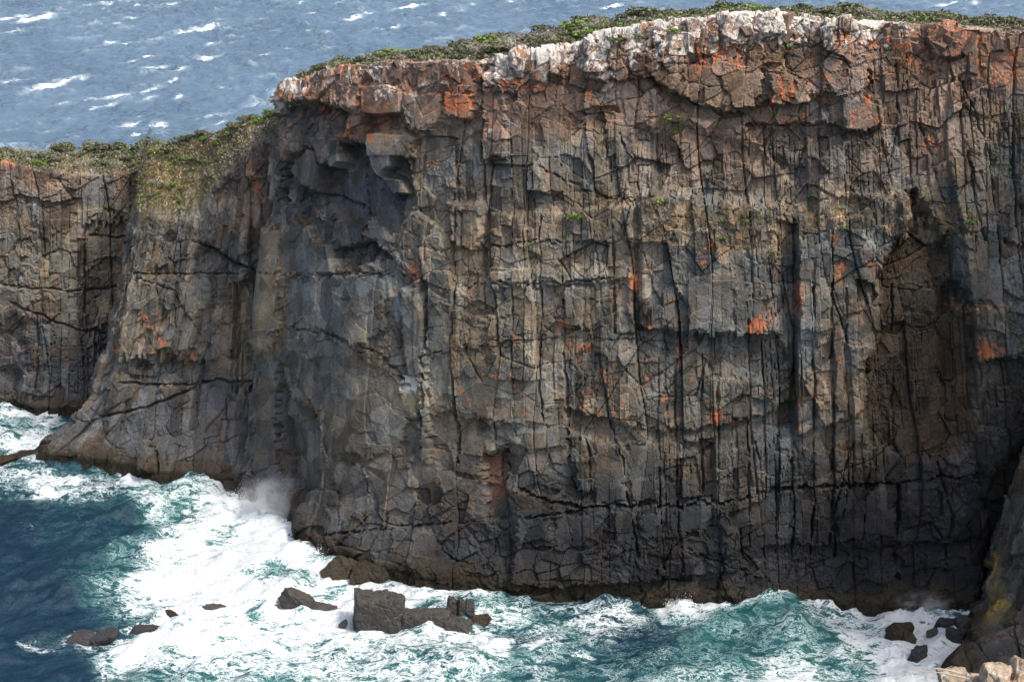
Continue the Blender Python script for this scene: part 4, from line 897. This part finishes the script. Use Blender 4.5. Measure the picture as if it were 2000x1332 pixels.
# big two-horned stack in the wash
bp = at_z(806, 1226, 0.0); k0 = mpp(bp)
stack = tag(empty("sea_stack", (bp[0], bp[1], 0)), "large grey rock in the surf with a block tower and a cluster of columns", "rock")
def piece(name, x0, x1, ytop, yfoot, depth, seed, fwd=0.0, mat=ROCK_GREY, boxy=1.0, rz=0.0):
    f = at_z((x0 + x1) / 2, yfoot, 0.0); k = mpp(f)
    W_ = (x1 - x0) * k; H = max(0.6, ((yfoot - ytop) * k - depth * 0.45) / 0.89)
    me = rock_mesh(name, (W_ * 0.60, depth * 0.60, H * 0.62 + 0.8), seed, mat, 5, 16, boxy, 0.07)
    o = link(name, me, stack)
    o.location = (f[0] - bp[0], f[1] + depth * 0.5 + fwd - bp[1], H * 0.40 - 0.7); o.rotation_euler = (0, 0, rz)
    return o
STONE = make_rock_material("surf_stone", False, (0.056, 0.054, 0.050), rough=0.55)
piece("tower", 690, 742, 1149, 1229, 3.3, 611, 0.05, STONE, 0.95, 0.10); piece("tower", 716, 788, 1146, 1230, 3.5, 612, 0, STONE, 0.95, -0.04)
piece("waist", 778, 878, 1184, 1232, 2.8, 613, 0.2, STONE, 0.9)
for i, (x0, x1, yt) in enumerate(((872, 893, 1163), (891, 909, 1164), (907, 925, 1171))): piece("column", x0, x1, yt, 1218, 1.7, 620 + i, 0.5, STONE, 1.0, 0.04 * i)
piece("footing", 866, 922, 1200, 1236, 2.2, 631, 0.0, STONE, 0.8); piece("footing", 912, 948, 1206, 1224, 1.6, 632, 0.3, ROCK_BROWN, 0.0)
sea_rock("pointed dark rock awash in the foam left of the tower rock", 585, 1186, 52, 36, 701, STONE, ratio=0.6)
sea_rock("low dark tail of rock beside the pointed rock in the foam", 622, 1190, 40, 16, 702, STONE, ratio=0.5)
sea_rock("small dark knob left of the pointed rock in the foam", 514, 1189, 16, 16, 703, STONE)
sea_rock("tiny dark knob between the knob and the pointed rock in the surf", 538, 1190, 22, 12, 704, STONE)
sea_rock("rounded grey rock alone in the middle of the white surf", 408, 1199, 40, 14, 705, STONE, ratio=0.7)
sea_rock("brown rock breaking the surf left of the rounded grey rock", 330, 1209, 36, 9, 706, ROCK_BROWN, ratio=0.6)
sea_rock("dark rock at the left end of the half-drowned reef", 158, 1247, 46, 10, 707, ROCK_DARK, ratio=0.7)
sea_rock("largest dark rock of the half-drowned reef in the left surf", 205, 1246, 44, 12, 708, ROCK_DARK, ratio=0.8)
sea_rock("dark rock at the right end of the half-drowned reef", 275, 1234, 42, 9, 709, ROCK_DARK, ratio=0.6)
sea_rock("tiny grey rock in the white foam just left of the tower rock", 669, 1222, 14, 11, 710, STONE)
sea_rock("brown shore boulder, the left one of the pair below the wave-cut shelf", 668, 1126, 54, 46, 711, ROCK_BROWN, ratio=0.9)
sea_rock("brown shore boulder, the right one of the pair below the wave-cut shelf", 722, 1132, 70, 44, 712, ROCK_BROWN, ratio=0.8)
sea_rock("low brown weedy rock off the tip of the left buttress", 50, 899, 56, 26, 713, ROCK_BROWN, ratio=0.8)
sea_rock("small dark weedy rock at the left edge of the photo off the buttress tip", 8, 901, 26, 16, 714, ROCK_BROWN)
sea_rock("weedy rock with water pouring off at the foot of the gully", 418, 944, 34, 18, 715, ROCK_BROWN)
sea_rock("small weedy rock tight against the headland's left foot", 452, 952, 22, 16, 716, ROCK_BROWN)
sea_rock("tawny square boulder in the right-hand foam", 1757, 1250, 42, 42, 721, ROCK_BROWN, boxy=0.6, rz=0.5)
sea_rock("tawny slab leaning on the square boulder in the right-hand foam", 1776, 1252, 26, 22, 722, ROCK_BROWN, rz=-0.4)
sea_rock("lone black diamond-shaped boulder nearest the viewer in the right-hand foam", 1794, 1287, 32, 30, 723, ROCK_DARK, boxy=0.5, rz=0.7)
sea_rock("wet black boulder, left one of the cluster of three by the cove wall", 1848, 1224, 32, 22, 724, ROCK_DARK, rz=0.2)
sea_rock("wet black boulder, right one of the cluster of three by the cove wall", 1882, 1228, 32, 28, 725, ROCK_DARK, boxy=0.6, rz=0.3)
sea_rock("wet black boulder, front one of the cluster of three by the cove wall", 1866, 1251, 34, 30, 726, ROCK_DARK, boxy=0.4, rz=-0.3)
sea_rock("small half-buried grey rock in foam between the tawny and black boulders", 1822, 1238, 18, 12, 727, STONE)
for i, (x, y, w, h, lab) in enumerate(((1906, 1195, 26, 26, "black boulder highest up the foot of the cove wall"), (1909, 1240, 36, 24, "black boulder against the cove wall right of the cluster of three"), (1900, 1272, 38, 28, "black overhanging block at the cove wall's foot above the grey slab"), (1893, 1297, 36, 30, "grey wet slab sloping out of the foam at the cove wall"), (1884, 1322, 44, 30, "black boulder at the cove wall just behind the pale stones"), (1848, 1322, 26, 16, "small black rock in foam left of the pale stones"))):
    sea_rock(lab, x, y, w, h, 740 + i, ROCK_DARK if i != 3 else STONE, boxy=0.3, rz=0.3 * i)

# ------------------------------------------------------------------ near ledge with sunlit stones at the lower right corner
NX, NY = np.meshgrid(np.linspace(3, 34, 120), np.linspace(10, 40, 110))
npx, npy = project(np.stack([NX, NY, np.full_like(NX, 70.2)], -1))
c0 = at_y(1990, 1362, 27.0)
slope = c0[2] - 0.35 * np.maximum(NY - 27.6, 0) ** 1.6 - 1.6 * np.maximum(c0[0] - 0.55 - NX, 0) ** 1.3 + 0.30 * np.maximum(27 - NY, 0) + 0.10 * np.maximum(NX - c0[0], 0)
NZ = np.maximum(slope + 0.18 * fbm(NX / 1.2, NY / 1.2, 401, 4), -5)
nd = voro(NX, NY, 0.9, 0.8, 403)
NZ = NZ + 0.25 * (nd['id'] - 0.5) - 0.10 * groove(nd['e'], 0.08)
ledge = link("near_ledge", mesh_np("near_ledge", np.stack([NX, NY, NZ], -1).reshape(-1, 3), grid_faces(110, 120), ROCK_CREAM))
tag(ledge, "sunlit stony ledge at the lower right corner near the viewer", "ledge", kind="structure")
for i, (x, y, w, h, lab) in enumerate(((1866, 1326, 62, 34, "long pale flat stone at the left tip of the sunlit ledge"), (1908, 1330, 40, 34, "rounded cream stone second from the left on the sunlit ledge"), (1945, 1316, 62, 50, "big tan boulder with a mossy underside on the sunlit ledge"),
                                       (1992, 1306, 44, 60, "tall cream boulder cut by the right edge of the photo"), (1970, 1336, 40, 30, "small tan stone low between the big boulders of the sunlit ledge"), (1925, 1342, 34, 20, "small tan stone at the bottom edge of the sunlit ledge"), (1965, 1300, 26, 16, "small tan stone behind the big tan boulder"))):
    p = at_y(x, y + 8, 27.0 - 0.25 * (i % 3)); k = mpp(p)
    o = link("boulder", rock_mesh("boulder", (w * k * 0.55, w * k * 0.5, h * k * 0.55), 800 + i, ROCK_CREAM, 4, 9, 0.45, 0.09))
    o.location = p; o.rotation_euler = (0.1 * i, 0.05, 0.6 * i)
    tag(o, lab, "boulder", "pale stones on the near ledge")
BARK = NT("dry_wood"); BARK.b.inputs["Base Color"].default_value = (0.42, 0.37, 0.31, 1); BARK.b.inputs["Roughness"].default_value = 0.9
BARK.l(BARK.bump(BARK.noise(BARK.coords(scale=(8, 8, 1)), 6, 3), 0.4, 0.02), BARK.b.inputs["Normal"])
def tube(paths, sides=5):
    """paths: list of [(point, radius), ...]"""
    V, F = [], []
    for path in paths:
        pts = np.array([p for p, _ in path], float); rad = [r for _, r in path]
        base = len(V)
        for i, p in enumerate(pts):
            t = pts[min(i + 1, len(pts) - 1)] - pts[max(i - 1, 0)]; t /= np.linalg.norm(t) + 1e-9
            a = np.cross(t, [0.31, 0.2, 0.93]); a /= np.linalg.norm(a) + 1e-9; b = np.cross(t, a)
            for j in range(sides):
                th = 2 * math.pi * j / sides
                V.append(p + rad[i] * (math.cos(th) * a + math.sin(th) * b))
        for i in range(len(pts) - 1):
            for j in range(sides):
                F.append([base + i * sides + j, base + i * sides + (j + 1) % sides, base + (i + 1) * sides + (j + 1) % sides, base + (i + 1) * sides + j])
    return np.array(V), np.array(F)
for i, (a, b, lab) in enumerate((((1776, 1306), (1832, 1322), "longer dead grey branch lying across the pale stones"), ((1790, 1300), (1818, 1312), "shorter dead twig beside the longer branch on the pale stones"))):
    A_, B_ = at_y(a[0] + 20, a[1] + 3, 26.6), at_y(b[0] + 60, b[1] + 3, 26.6)
    mid = (A_ + B_) / 2 + [0, 0, 0.03]
    v_, f_ = tube([[(A_, .006), (mid, .012), (B_, .016)], [(mid, .009), (mid + (B_ - A_) * 0.22 + [0, 0, 0.10], .004)]])
    tag(link("dead_branch", mesh_np("dead_branch", v_, f_, BARK.m)), lab, "branch")

# ------------------------------------------------------------------ plants
def leaf_mat(name, ca, cb, rough=0.7):
    k = NT(name)
    oi = k.n("ShaderNodeObjectInfo")
    n = k.noise(k.coords(), 2.2, 2)
    f = k.math('ADD', k.math('MULTIPLY', oi.outputs["Random"], 0.6), k.math('MULTIPLY', n, 0.5), clamp=True)
    k.l(k.mix(f, ca, cb), k.b.inputs["Base Color"])
    k.b.inputs["Roughness"].default_value = rough
    k.b.inputs["Specular IOR Level"].default_value = 0.25
    return k.m
GREEN = leaf_mat("heath_leaf", (0.070, 0.084, 0.042), (0.165, 0.165, 0.098))
BRIGHT = leaf_mat("fresh_leaf", (0.095, 0.165, 0.030), (0.190, 0.240, 0.060))
GREY = leaf_mat("dead_twig", (0.24, 0.22, 0.195), (0.40, 0.37, 0.33))
STRAW = leaf_mat("dry_grass_blade", (0.42, 0.32, 0.15), (0.55, 0.45, 0.24))
STEM = leaf_mat("shrub_bark", (0.10, 0.08, 0.06), (0.16, 0.13, 0.10))
def leaves(centers, size, rng, up=0.4):
    """one kinked four-sided leaf sprig at each centre"""
    n = len(centers)
    a = rng.normal(size=(n, 3)); a /= np.linalg.norm(a, axis=1, keepdims=True)
    b = rng.normal(size=(n, 3)); b[:, 2] += up; b -= a * (a * b).sum(1, keepdims=True); b /= np.linalg.norm(b, axis=1, keepdims=True)
    sz = size * (0.6 + 0.8 * rng.random((n, 1)))
    V = np.stack([centers - a * sz * 0.5, centers + b * sz * 0.6, centers + a * sz * 0.5, centers - b * sz * 0.6], 1).reshape(-1, 3)
    return V, np.arange(4 * n).reshape(n, 4)
def crown_mesh(seed, n=420, tall=0.75, size=0.145, mat=GREEN):
    rng = np.random.default_rng(seed)
    K = rng.integers(6, 10)
    th = rng.random(K) * 6.28; rr = np.sqrt(rng.random(K)) * 0.72
    cc = np.stack([rr * np.cos(th), rr * np.sin(th), tall * (0.45 + 0.45 * rng.random(K)) * (1 - 0.35 * rr)], 1)
    cr = 0.26 + 0.20 * rng.random(K)
    i = rng.integers(0, K, n)
    dv = rng.normal(size=(n, 3)); dv /= np.linalg.norm(dv, axis=1, keepdims=True)
    c = cc[i] + dv * (cr[i] * (0.45 + 0.55 * rng.random(n)) )[:, None] * [1, 1, 0.8]
    c[:, 2] = np.maximum(c[:, 2], 0.03)
    V, F = leaves(c, size, rng)
    return mesh_np("foliage", V, F, mat)
def stem_mesh(seed, n=6, tall=0.7, mat=STEM, spread=0.6, r0=0.035, twigs=0):
    rng = np.random.default_rng(seed); paths = []
    for _ in range(n):
        a = rng.random() * 6.28; q = spread * (0.4 + 0.6 * rng.random()); h = tall * (0.6 + 0.5 * rng.random())
        p1 = np.array([0.35 * q * math.cos(a), 0.35 * q * math.sin(a), h * 0.5]); p2 = np.array([q * math.cos(a), q * math.sin(a), h])
        paths.append([(np.array([0, 0, -0.15]), r0), (p1, r0 * 0.7), (p2, r0 * 0.3)])
        for _ in range(twigs):
            t = 0.3 + 0.7 * rng.random(); s0 = p1 + (p2 - p1) * t
            paths.append([(s0, r0 * 0.4), (s0 + rng.normal(size=3) * [0.25, 0.25, 0.18] + [0, 0, 0.12], r0 * 0.15)])
    V, F = tube(paths, 3)
    return mesh_np("stems", V, F, mat)
CROWNS = [crown_mesh(900 + i, tall=0.7 + 0.1 * (i % 3)) for i in range(6)]
CROWNS_B = [crown_mesh(920 + i, 240, 0.6, 0.19, BRIGHT) for i in range(3)]
STEMS = [stem_mesh(940 + i) for i in range(3)]
DEAD = [stem_mesh(960 + i, 13, 0.8, GREY, 0.8, 0.022, 5) for i in range(3)]
RNG = random.Random(7)
def shrub(p, size, kind, label, group, name="shrub", cat="shrub"):
    if name == "shrub" and kind != "green": name, cat = ("dead_shrub", "dead shrub") if kind == "dead" else ("leafy_bush", "bush")
    o = tag(empty(name, p, RNG.random() * 6.28), label, cat, group)
    size *= RNG.choice((0.6, 0.75, 0.9, 1.0, 1.25))
    if name in ('shrub', 'leafy_bush', 'dead_shrub') and group is None: size *= 1.2
    o.scale = (size * 1.2, size * 1.2, size * RNG.uniform(0.6, 0.95))
    if kind == "dead":
        link("branches", RNG.choice(DEAD), o)
    else:
        link("foliage", RNG.choice(CROWNS if kind == "green" else CROWNS_B), o); link("stems", RNG.choice(STEMS), o)
    return o
class Spots:
    """finds places on a built surface from photo pixels or rows"""
    def __init__(self, G):
        self.G = G; self.qx, self.qy = project(G.Q)
    def near(self, x, y, lv0, lv1):
        m = (self.G.lv >= lv0) & (self.G.lv <= lv1)
        dd = np.where(m, (self.qx - x) ** 2 + (self.qy - y) ** 2, 1e12)
        i = np.unravel_index(np.argmin(dd), dd.shape)
        return self.G.Q[i].copy(), math.sqrt(dd[i])
    def pick(self, x, lv):
        r = int(np.argmin(np.abs(self.G.lv[:, 0] - lv))); c = int(np.argmin(np.abs(self.qx[r] - x)))
        return self.G.Q[r, c].copy()
SM, S2, S3 = Spots(M), Spots(G2), Spots(G3)
def rows_of(S, x0, x1, lv0, lv1, n, kinds, smin, smax, tmpl, group, keep=None):
    for i in range(n):
        x = x0 + (x1 - x0) * (i + RNG.random()) / n
        p = S.pick(x, lv0 + (lv1 - lv0) * RNG.random())
        if keep and not keep(x): continue
        kd = RNG.choices(list(kinds), list(kinds.values()))[0]
        shrub(p, RNG.uniform(smin, smax), kd, tmpl[kd], group)
T = lambda place: {"green": "low dark green shrub " + place, "bright": "bright green leafy shrub " + place, "dead": "bare grey twiggy shrub " + place}
rows_of(SM, 548, 660, 2.2, 3.1, 34, {"green": 6, "bright": 1, "dead": 2}, 0.8, 1.3, T("on the headland's left brow above the overhang"), "shrubs on the left brow")
rows_of(SM, 660, 930, 2.3, 3.1, 58, {"green": 6, "bright": 1, "dead": 2}, 0.8, 1.4, T("on the crest above the red cliff edge"), "shrubs above the red cliff edge")
rows_of(SM, 880, 1180, 2.2, 3.1, 92, {"green": 7, "bright": 1, "dead": 3}, 1.0, 1.8, T("in the thick scrub climbing to the summit"), "scrub climbing to the summit")
rows_of(SM, 1180, 1640, 2.4, 3.1, 76, {"green": 6, "bright": 2, "dead": 2}, 0.8, 1.4, T("on the summit behind the white lichened rim"), "summit shrubs behind the white rim")
rows_of(SM, 1640, 2010, 2.3, 3.1, 72, {"green": 7, "bright": 2, "dead": 2}, 0.9, 1.6, T("on the right-hand summit above the orange rim"), "summit shrubs above the orange rim")
rows_of(S2, 285, 545, 3.75, 4.15, 46, {"green": 6, "bright": 2, "dead": 2}, 0.8, 1.4, T("on the skyline of the saddle left of the headland"), "saddle skyline shrubs")
rows_of(S2, 275, 420, 3.15, 3.8, 44, {"green": 3, "bright": 5, "dead": 2}, 0.6, 1.1, T("on the tan slope of the left buttress"), "shrubs on the tan slope")
rows_of(S3, -20, 290, 2.2, 3.1, 64, {"green": 8, "bright": 1, "dead": 2}, 1.0, 1.9, T("on top of the farthest left cliff"), "shrubs on the farthest cliff")
p, _ = SM.near(1138, 48, 2.5, 3.2); shrub(p, 2.0, "green", "tallest rounded shrub standing up from the scrub line before the summit", None)
p, _ = SM.near(1252, 30, 2.5, 3.2); shrub(p, 1.5, "green", "rounded dark shrub on the skyline left of the white rim's top", None)
for x, y, sz, lab in ((1200, 78, .9, "bright green bush low among the white rim rocks, the left of two"), (1252, 74, .8, "bright green bush among the white rim rocks, the right of two"), (1196, 98, .5, "small green tuft under the left bush of the white rim"), (1322, 96, 1.0, "green bush in the notch right of the white rim blocks"), (1318, 62, .7, "small green bush high in the notch of the white rim"),
                      (1415, 72, .5, "tiny green tuft on the white lichened wall below the summit"), (1312, 230, .8, "green plant on the red face under the notch, upper one"), (1330, 243, .5, "small green plant just right of the upper plant on the red face"), (1318, 258, .7, "green plant on the red face, lower one of the trio"), (1283, 394, 1.0, "bright green bush on the ledge at the left end of the grass band"),
                      (1408, 430, 1.2, "brightest green bush in the middle of the grassy ledge"), (1414, 466, .8, "green cushion just below the brightest bush on the ledge"), (1508, 490, .8, "green clump at the right end of the grassy ledge above the dark corner"), (1452, 432, .4, "small green tuft right of the brightest bush on the ledge"), (1122, 424, .9, "dark green plant in a crack left of the grassy ledge"), (1056, 360, .5, "small green tuft on the upper middle face"),
                      (1150, 395, .5, "small green tuft beside the long curved crack"), (1640, 408, .7, "green tuft on the right-hand grass ledge, left one"), (1645, 445, .6, "green tuft below the left tuft of the right-hand ledge"), (1893, 434, .8, "round dark green bush on the ledge right of the brown alcove"), (1540, 92, .5, "green tuft in the rim wall right of the summit"), (1625, 52, .6, "green tuft on the white rim near its right end"),
                      (1735, 96, .6, "green plant in the cleft left of the orange rim blocks"), (1880, 48, 1.0, "bright green bush on the orange rim blocks"), (1965, 58, .9, "yellowish green bush at the far right rim"), (1700, 60, .9, "green bush spilling over the rim between white and orange rock"), (1035, 478, .5, "yellow-green tuft on the middle face left of a deep joint"), (1112, 470, .4, "thin green plant in a joint of the middle face"), (880, 118, .9, "bright green bush at the red cliff edge"), (935, 122, .8, "green bush at the dip of the red cliff edge")):
    p, e = SM.near(x, y, 1.2, 2.4)
    shrub(p + np.array([0, -0.12, -0.15 * sz]), sz, "bright", lab, None, "ledge_plant", "plant")

def ground_cover(S, name, label, lv0, lv1, x0, x1, n, size, hmax, mats, seed, clump=None):
    rng = np.random.default_rng(seed)
    m = np.argwhere((S.G.lv >= lv0) & (S.G.lv <= lv1) & (S.qx > x0) & (S.qx < x1))
    if clump is not None: m = m[clump[m[:, 0], m[:, 1]] > 0]
    i = m[rng.integers(0, len(m), n)]
    P = S.G.Q[i[:, 0], i[:, 1]] + rng.normal(size=(n, 3)) * [0.15, 0.15, 0.0]
    dens = fbm(P[:, 0] / 1.6, P[:, 1] / 1.6, seed, 3)
    P[:, 2] += hmax * rng.random(n) * np.clip(0.6 + dens, 0.15, 1.4)
    V, F = leaves(P, size, rng)
    me = mesh_np(name, V, F, mats)
    me.polygons.foreach_set("material_index", rng.choice(len(mats), len(F), p=[0.62, 0.13, 0.15, 0.10][:len(mats)] if len(mats) == 4 else None).astype(np.int32))
    return tag(link(name, me), label, "heath", kind="stuff")
TAN = leaf_mat("dull_heath", (0.10, 0.085, 0.045), (0.19, 0.155, 0.085))
HM = [GREEN, BRIGHT, GREY, TAN]
ground_cover(SM, "heath", "low heath covering the headland top between the shrubs", 2.2, 3.2, 540, 2030, 34000, 0.24, 0.55, HM, 31)
ground_cover(S2, "heath", "low heath covering the saddle and the tan slope", 3.1, 4.2, 270, 560, 8500, 0.24, 0.4, HM, 32)
ground_cover(S3, "heath", "low heath covering the farthest cliff top", 2.1, 3.2, -320, 300, 14000, 0.26, 0.55, HM, 33)
def grass_on(S, name, label, mask, n, seed, h=0.35):
    rng = np.random.default_rng(seed)
    m = np.argwhere(mask); i = m[rng.integers(0, len(m), n // 7)]
    base = np.repeat(S.G.Q[i[:, 0], i[:, 1]], 7, axis=0) + rng.normal(size=(n // 7 * 7, 3)) * [0.12, 0.10, 0.02]
    nn = len(base); tip = base + np.stack([rng.normal(size=nn) * 0.16, -0.18 - 0.12 * rng.random(nn), h * (0.4 + 0.8 * rng.random(nn))], 1)
    w = np.stack([0.03 + 0.02 * rng.random(nn), np.zeros(nn), np.zeros(nn)], 1)
    V = np.stack([base - w, base + w, tip], 1).reshape(-1, 3)
    return tag(link(name, mesh_np(name, V, np.arange(3 * nn).reshape(nn, 3), STRAW)), label, "grass", kind="stuff")
grass_on(SM, "dry_grass", "dry straw coloured grass tufts on the ledges of the cliff face", (straw > 0.35) & (M.lv < 2), 5600, 41, 0.28)
grass_on(S2, "dry_grass", "dry tan grass on the steep slope of the left buttress", (G2.lv > 2.95) & (G2.lv < 3.9) & (G2.px < 440), 12000, 42)

# ------------------------------------------------------------------ separate blocks resting on the rim and on the ledges (parts of the cliff)
def hull_block(seed, mat):
    import bmesh
    rng = np.random.default_rng(seed); bm = bmesh.new()
    for sx in (-1, 1):
        for sy in (-1, 1):
            for sz in (-1, 1):
                c = np.array([sx * .5, sy * .45, sz * .65]) * (0.72 + 0.42 * rng.random(3))
                bm.verts.new(c)
                if rng.random() < 0.5: bm.verts.new(c * [0.6, 1.0, 1.12])
    r = bmesh.ops.convex_hull(bm, input=bm.verts)
    bmesh.ops.delete(bm, geom=list({g for g in r['geom_interior'] + r['geom_unused'] if isinstance(g, bmesh.types.BMVert)}), context='VERTS')
    bmesh.ops.triangulate(bm, faces=bm.faces); bm.verts.index_update()
    V = np.array([v.co[:] for v in bm.verts]); F = np.array([[v.index for v in f.verts] for f in bm.faces]); bm.free()
    return mesh_np("rock_block", V, F, mat)
BLOCK = {}
for key, mt in (("white", ROCK_WHITE), ("red", ROCK_RED), ("grey", ROCK_GREY)):
    BLOCK[key] = [hull_block(1000 + 13 * i, mt) for i in range(8)]
def blocks(n, poly, key, smin, smax, lv0=1.5, lv1=2.35, sink=0.25):
    xs_ = [q[0] for q in poly]; ys_ = [q[1] for q in poly]; c = 0
    while c < n:
        x, y = RNG.uniform(min(xs_), max(xs_)), RNG.uniform(min(ys_), max(ys_))
        if sdf(np.array([x]), np.array([y]), poly, 5)[0] < 0: continue
        p, e = SM.near(x, y, lv0, lv1); c += 1
        if e > 12: continue
        o = link("rock_block", RNG.choice(BLOCK[key]), main_cliff)
        k = RNG.uniform(smin, smax)
        o.location = p + np.array([0, 0.30 * k, -0.42 * k]); o.scale = (k * RNG.uniform(.6, 1.3), k * .9, k * RNG.uniform(.5, 1.15))
        o.rotation_euler = (RNG.uniform(-.45, .45), RNG.uniform(-.4, .4), RNG.uniform(-1.2, 1.2))
blocks(56, [(985, 118), (1100, 95), (1180, 66), (1300, 42), (1400, 30), (1520, 28), (1650, 42), (1640, 60), (1500, 62), (1330, 80), (1200, 110), (1060, 135), (985, 140)], "white", 0.8, 1.9)
blocks(22, [(985, 118), (1180, 66), (1300, 42), (1520, 28), (1650, 42), (1640, 90), (1500, 95), (1330, 110), (1200, 140), (985, 150)], "red", 0.8, 1.8)
blocks(34, [(720, 130), (770, 130), (780, 190), (730, 190)], "white", 0.5, 1.1)
blocks(50, [(560, 175), (640, 135), (800, 112), (930, 135), (930, 170), (760, 160), (620, 165)], "red", 0.7, 1.5)
blocks(40, [(1700, 48), (2000, 55), (2000, 80), (1720, 90)], "red", 0.8, 1.8)
blocks(46, [(1255, 395), (1400, 420), (1525, 440), (1520, 480), (1260, 460)], "grey", 0.5, 1.2, 1.0, 1.9)
blocks(36, [(1570, 410), (1700, 395), (1880, 420), (1880, 450), (1640, 445)], "grey", 0.5, 1.1, 1.0, 1.9)
blocks(30, [(890, 640), (960, 650), (1010, 720), (900, 725)], "grey", 0.5, 1.0, 1.0, 1.9)

# ------------------------------------------------------------------ spray
SPRAY = NT("white_spray"); SPRAY.b.inputs["Base Color"].default_value = (0.92, 0.94, 0.95, 1); SPRAY.b.inputs["Roughness"].default_value = 0.6
SPRAY.l(SPRAY.lin(SPRAY.noise(SPRAY.coords(), 1.5, 2), 0, 1, 0.5, 0.8), SPRAY.b.inputs["Roughness"])
TET = np.array([[1, 1, 1], [-1, -1, 1], [-1, 1, -1], [1, -1, -1]]) * 0.6
def spray(label, x, y, wpx, hpx, n, size, seed, lean=0.0, back=0.8):
    rng = np.random.default_rng(seed)
    b = at_z(x, y, 0.0); k = mpp(b); b[1] += back
    jets = rng.normal(size=(24, 2)) * [wpx * k * 0.35, 0.5]
    jh = hpx * k * (0.35 + 0.65 * rng.random(24)) * np.exp(-(jets[:, 0] / (wpx * k * 0.5)) ** 2)
    j = rng.integers(0, 24, n); t = rng.random(n) ** 2.4
    spr = 0.10 + 0.55 * t
    P = np.stack([b[0] + jets[j, 0] + rng.normal(size=n) * spr + lean * t * jh[j], b[1] + jets[j, 1] + rng.normal(size=n) * spr * 0.7, -0.2 + t * jh[j] * 1.1 + rng.normal(size=n) * 0.15], 1)
    sc = size * (0.4 + rng.random(n)) * (1.15 - 0.75 * t)
    V = (P[:, None, :] + TET[None] * sc[:, None, None]).reshape(-1, 3)
    f = np.array([[0, 1, 2], [0, 3, 1], [0, 2, 3], [1, 3, 2]])
    F = (f[None] + 4 * np.arange(n)[:, None, None]).reshape(-1, 3)
    return tag(link("wave_spray", mesh_np("wave_spray", V, F, SPRAY.m)), label, "spray", kind="stuff")
spray("big white burst of spray against the headland's left foot", 528, 1004, 200, 90, 14000, 0.050, 51, 0.15, 1.2)
spray("low white spray along the rock shelf left of the tower rock", 640, 1085, 60, 26, 3000, 0.07, 52)
spray("small white jet of spray at the cliff foot, left of the standing wave", 1342, 1182, 20, 34, 1500, 0.06, 53)
spray("thin spray jets at the cliff foot just left of the small white jet", 1312, 1182, 22, 24, 700, 0.05, 54)
spray("spray on the crest of the standing wave under the cliff", 1492, 1150, 50, 26, 1800, 0.055, 55, 0.0, -0.5)
spray("low spray where the surf meets the cliff in the right corner", 1860, 1186, 90, 22, 2500, 0.06, 56)


mk = bpy.data.materials.new("spray_mist"); mk.use_nodes = True
nt = mk.node_tree; nt.nodes.clear()
out = nt.nodes.new("ShaderNodeOutputMaterial"); pv = nt.nodes.new("ShaderNodeVolumePrincipled")
pv.inputs["Color"].default_value = (0.96, 0.97, 0.98, 1); pv.inputs["Anisotropy"].default_value = 0.2
tc = nt.nodes.new("ShaderNodeTexCoord"); ln = nt.nodes.new("ShaderNodeVectorMath"); ln.operation = 'LENGTH'
nt.links.new(tc.outputs["Object"], ln.inputs[0])
fall = nt.nodes.new("ShaderNodeMapRange"); fall.interpolation_type = 'SMOOTHSTEP'
fall.inputs["From Min"].default_value = 1.0; fall.inputs["From Max"].default_value = 0.15
nt.links.new(ln.outputs["Value"], fall.inputs["Value"])
ns = nt.nodes.new("ShaderNodeTexNoise"); ns.inputs["Scale"].default_value = 2.6; ns.inputs["Detail"].default_value = 4; ns.inputs["Roughness"].default_value = 0.65
nt.links.new(tc.outputs["Object"], ns.inputs["Vector"])
nr = nt.nodes.new("ShaderNodeMapRange"); nr.inputs["From Min"].default_value = 0.40; nr.inputs["From Max"].default_value = 0.72; nr.inputs["To Max"].default_value = 1.0
nt.links.new(ns.outputs["Fac"], nr.inputs["Value"])
mu = nt.nodes.new("ShaderNodeMath"); mu.operation = 'MULTIPLY'; nt.links.new(fall.outputs[0], mu.inputs[0]); nt.links.new(nr.outputs[0], mu.inputs[1])
mu2 = nt.nodes.new("ShaderNodeMath"); mu2.operation = 'MULTIPLY'; mu2.inputs[1].default_value = 2.2; nt.links.new(mu.outputs[0], mu2.inputs[0])
nt.links.new(mu2.outputs[0], pv.inputs["Density"]); nt.links.new(pv.outputs[0], out.inputs["Volume"])
def mist(label, x, y, sx, sy, sz):
    p = at_z(x, y, 0.0); v_, f_ = ICO[3]
    o = link("spray_mist", mesh_np("spray_mist", v_, f_, mk)); o.location = (p[0], p[1], 0.3); o.scale = (sx, sy, sz)
    return tag(o, label, "mist", kind="stuff")
mist("soft white mist hanging over the burst of spray at the headland's left foot", 548, 1004, 7.5, 3.4, 6.0)
mist("faint mist drifting in the dark right corner of the cove", 1800, 1188, 5.0, 2.0, 2.6)
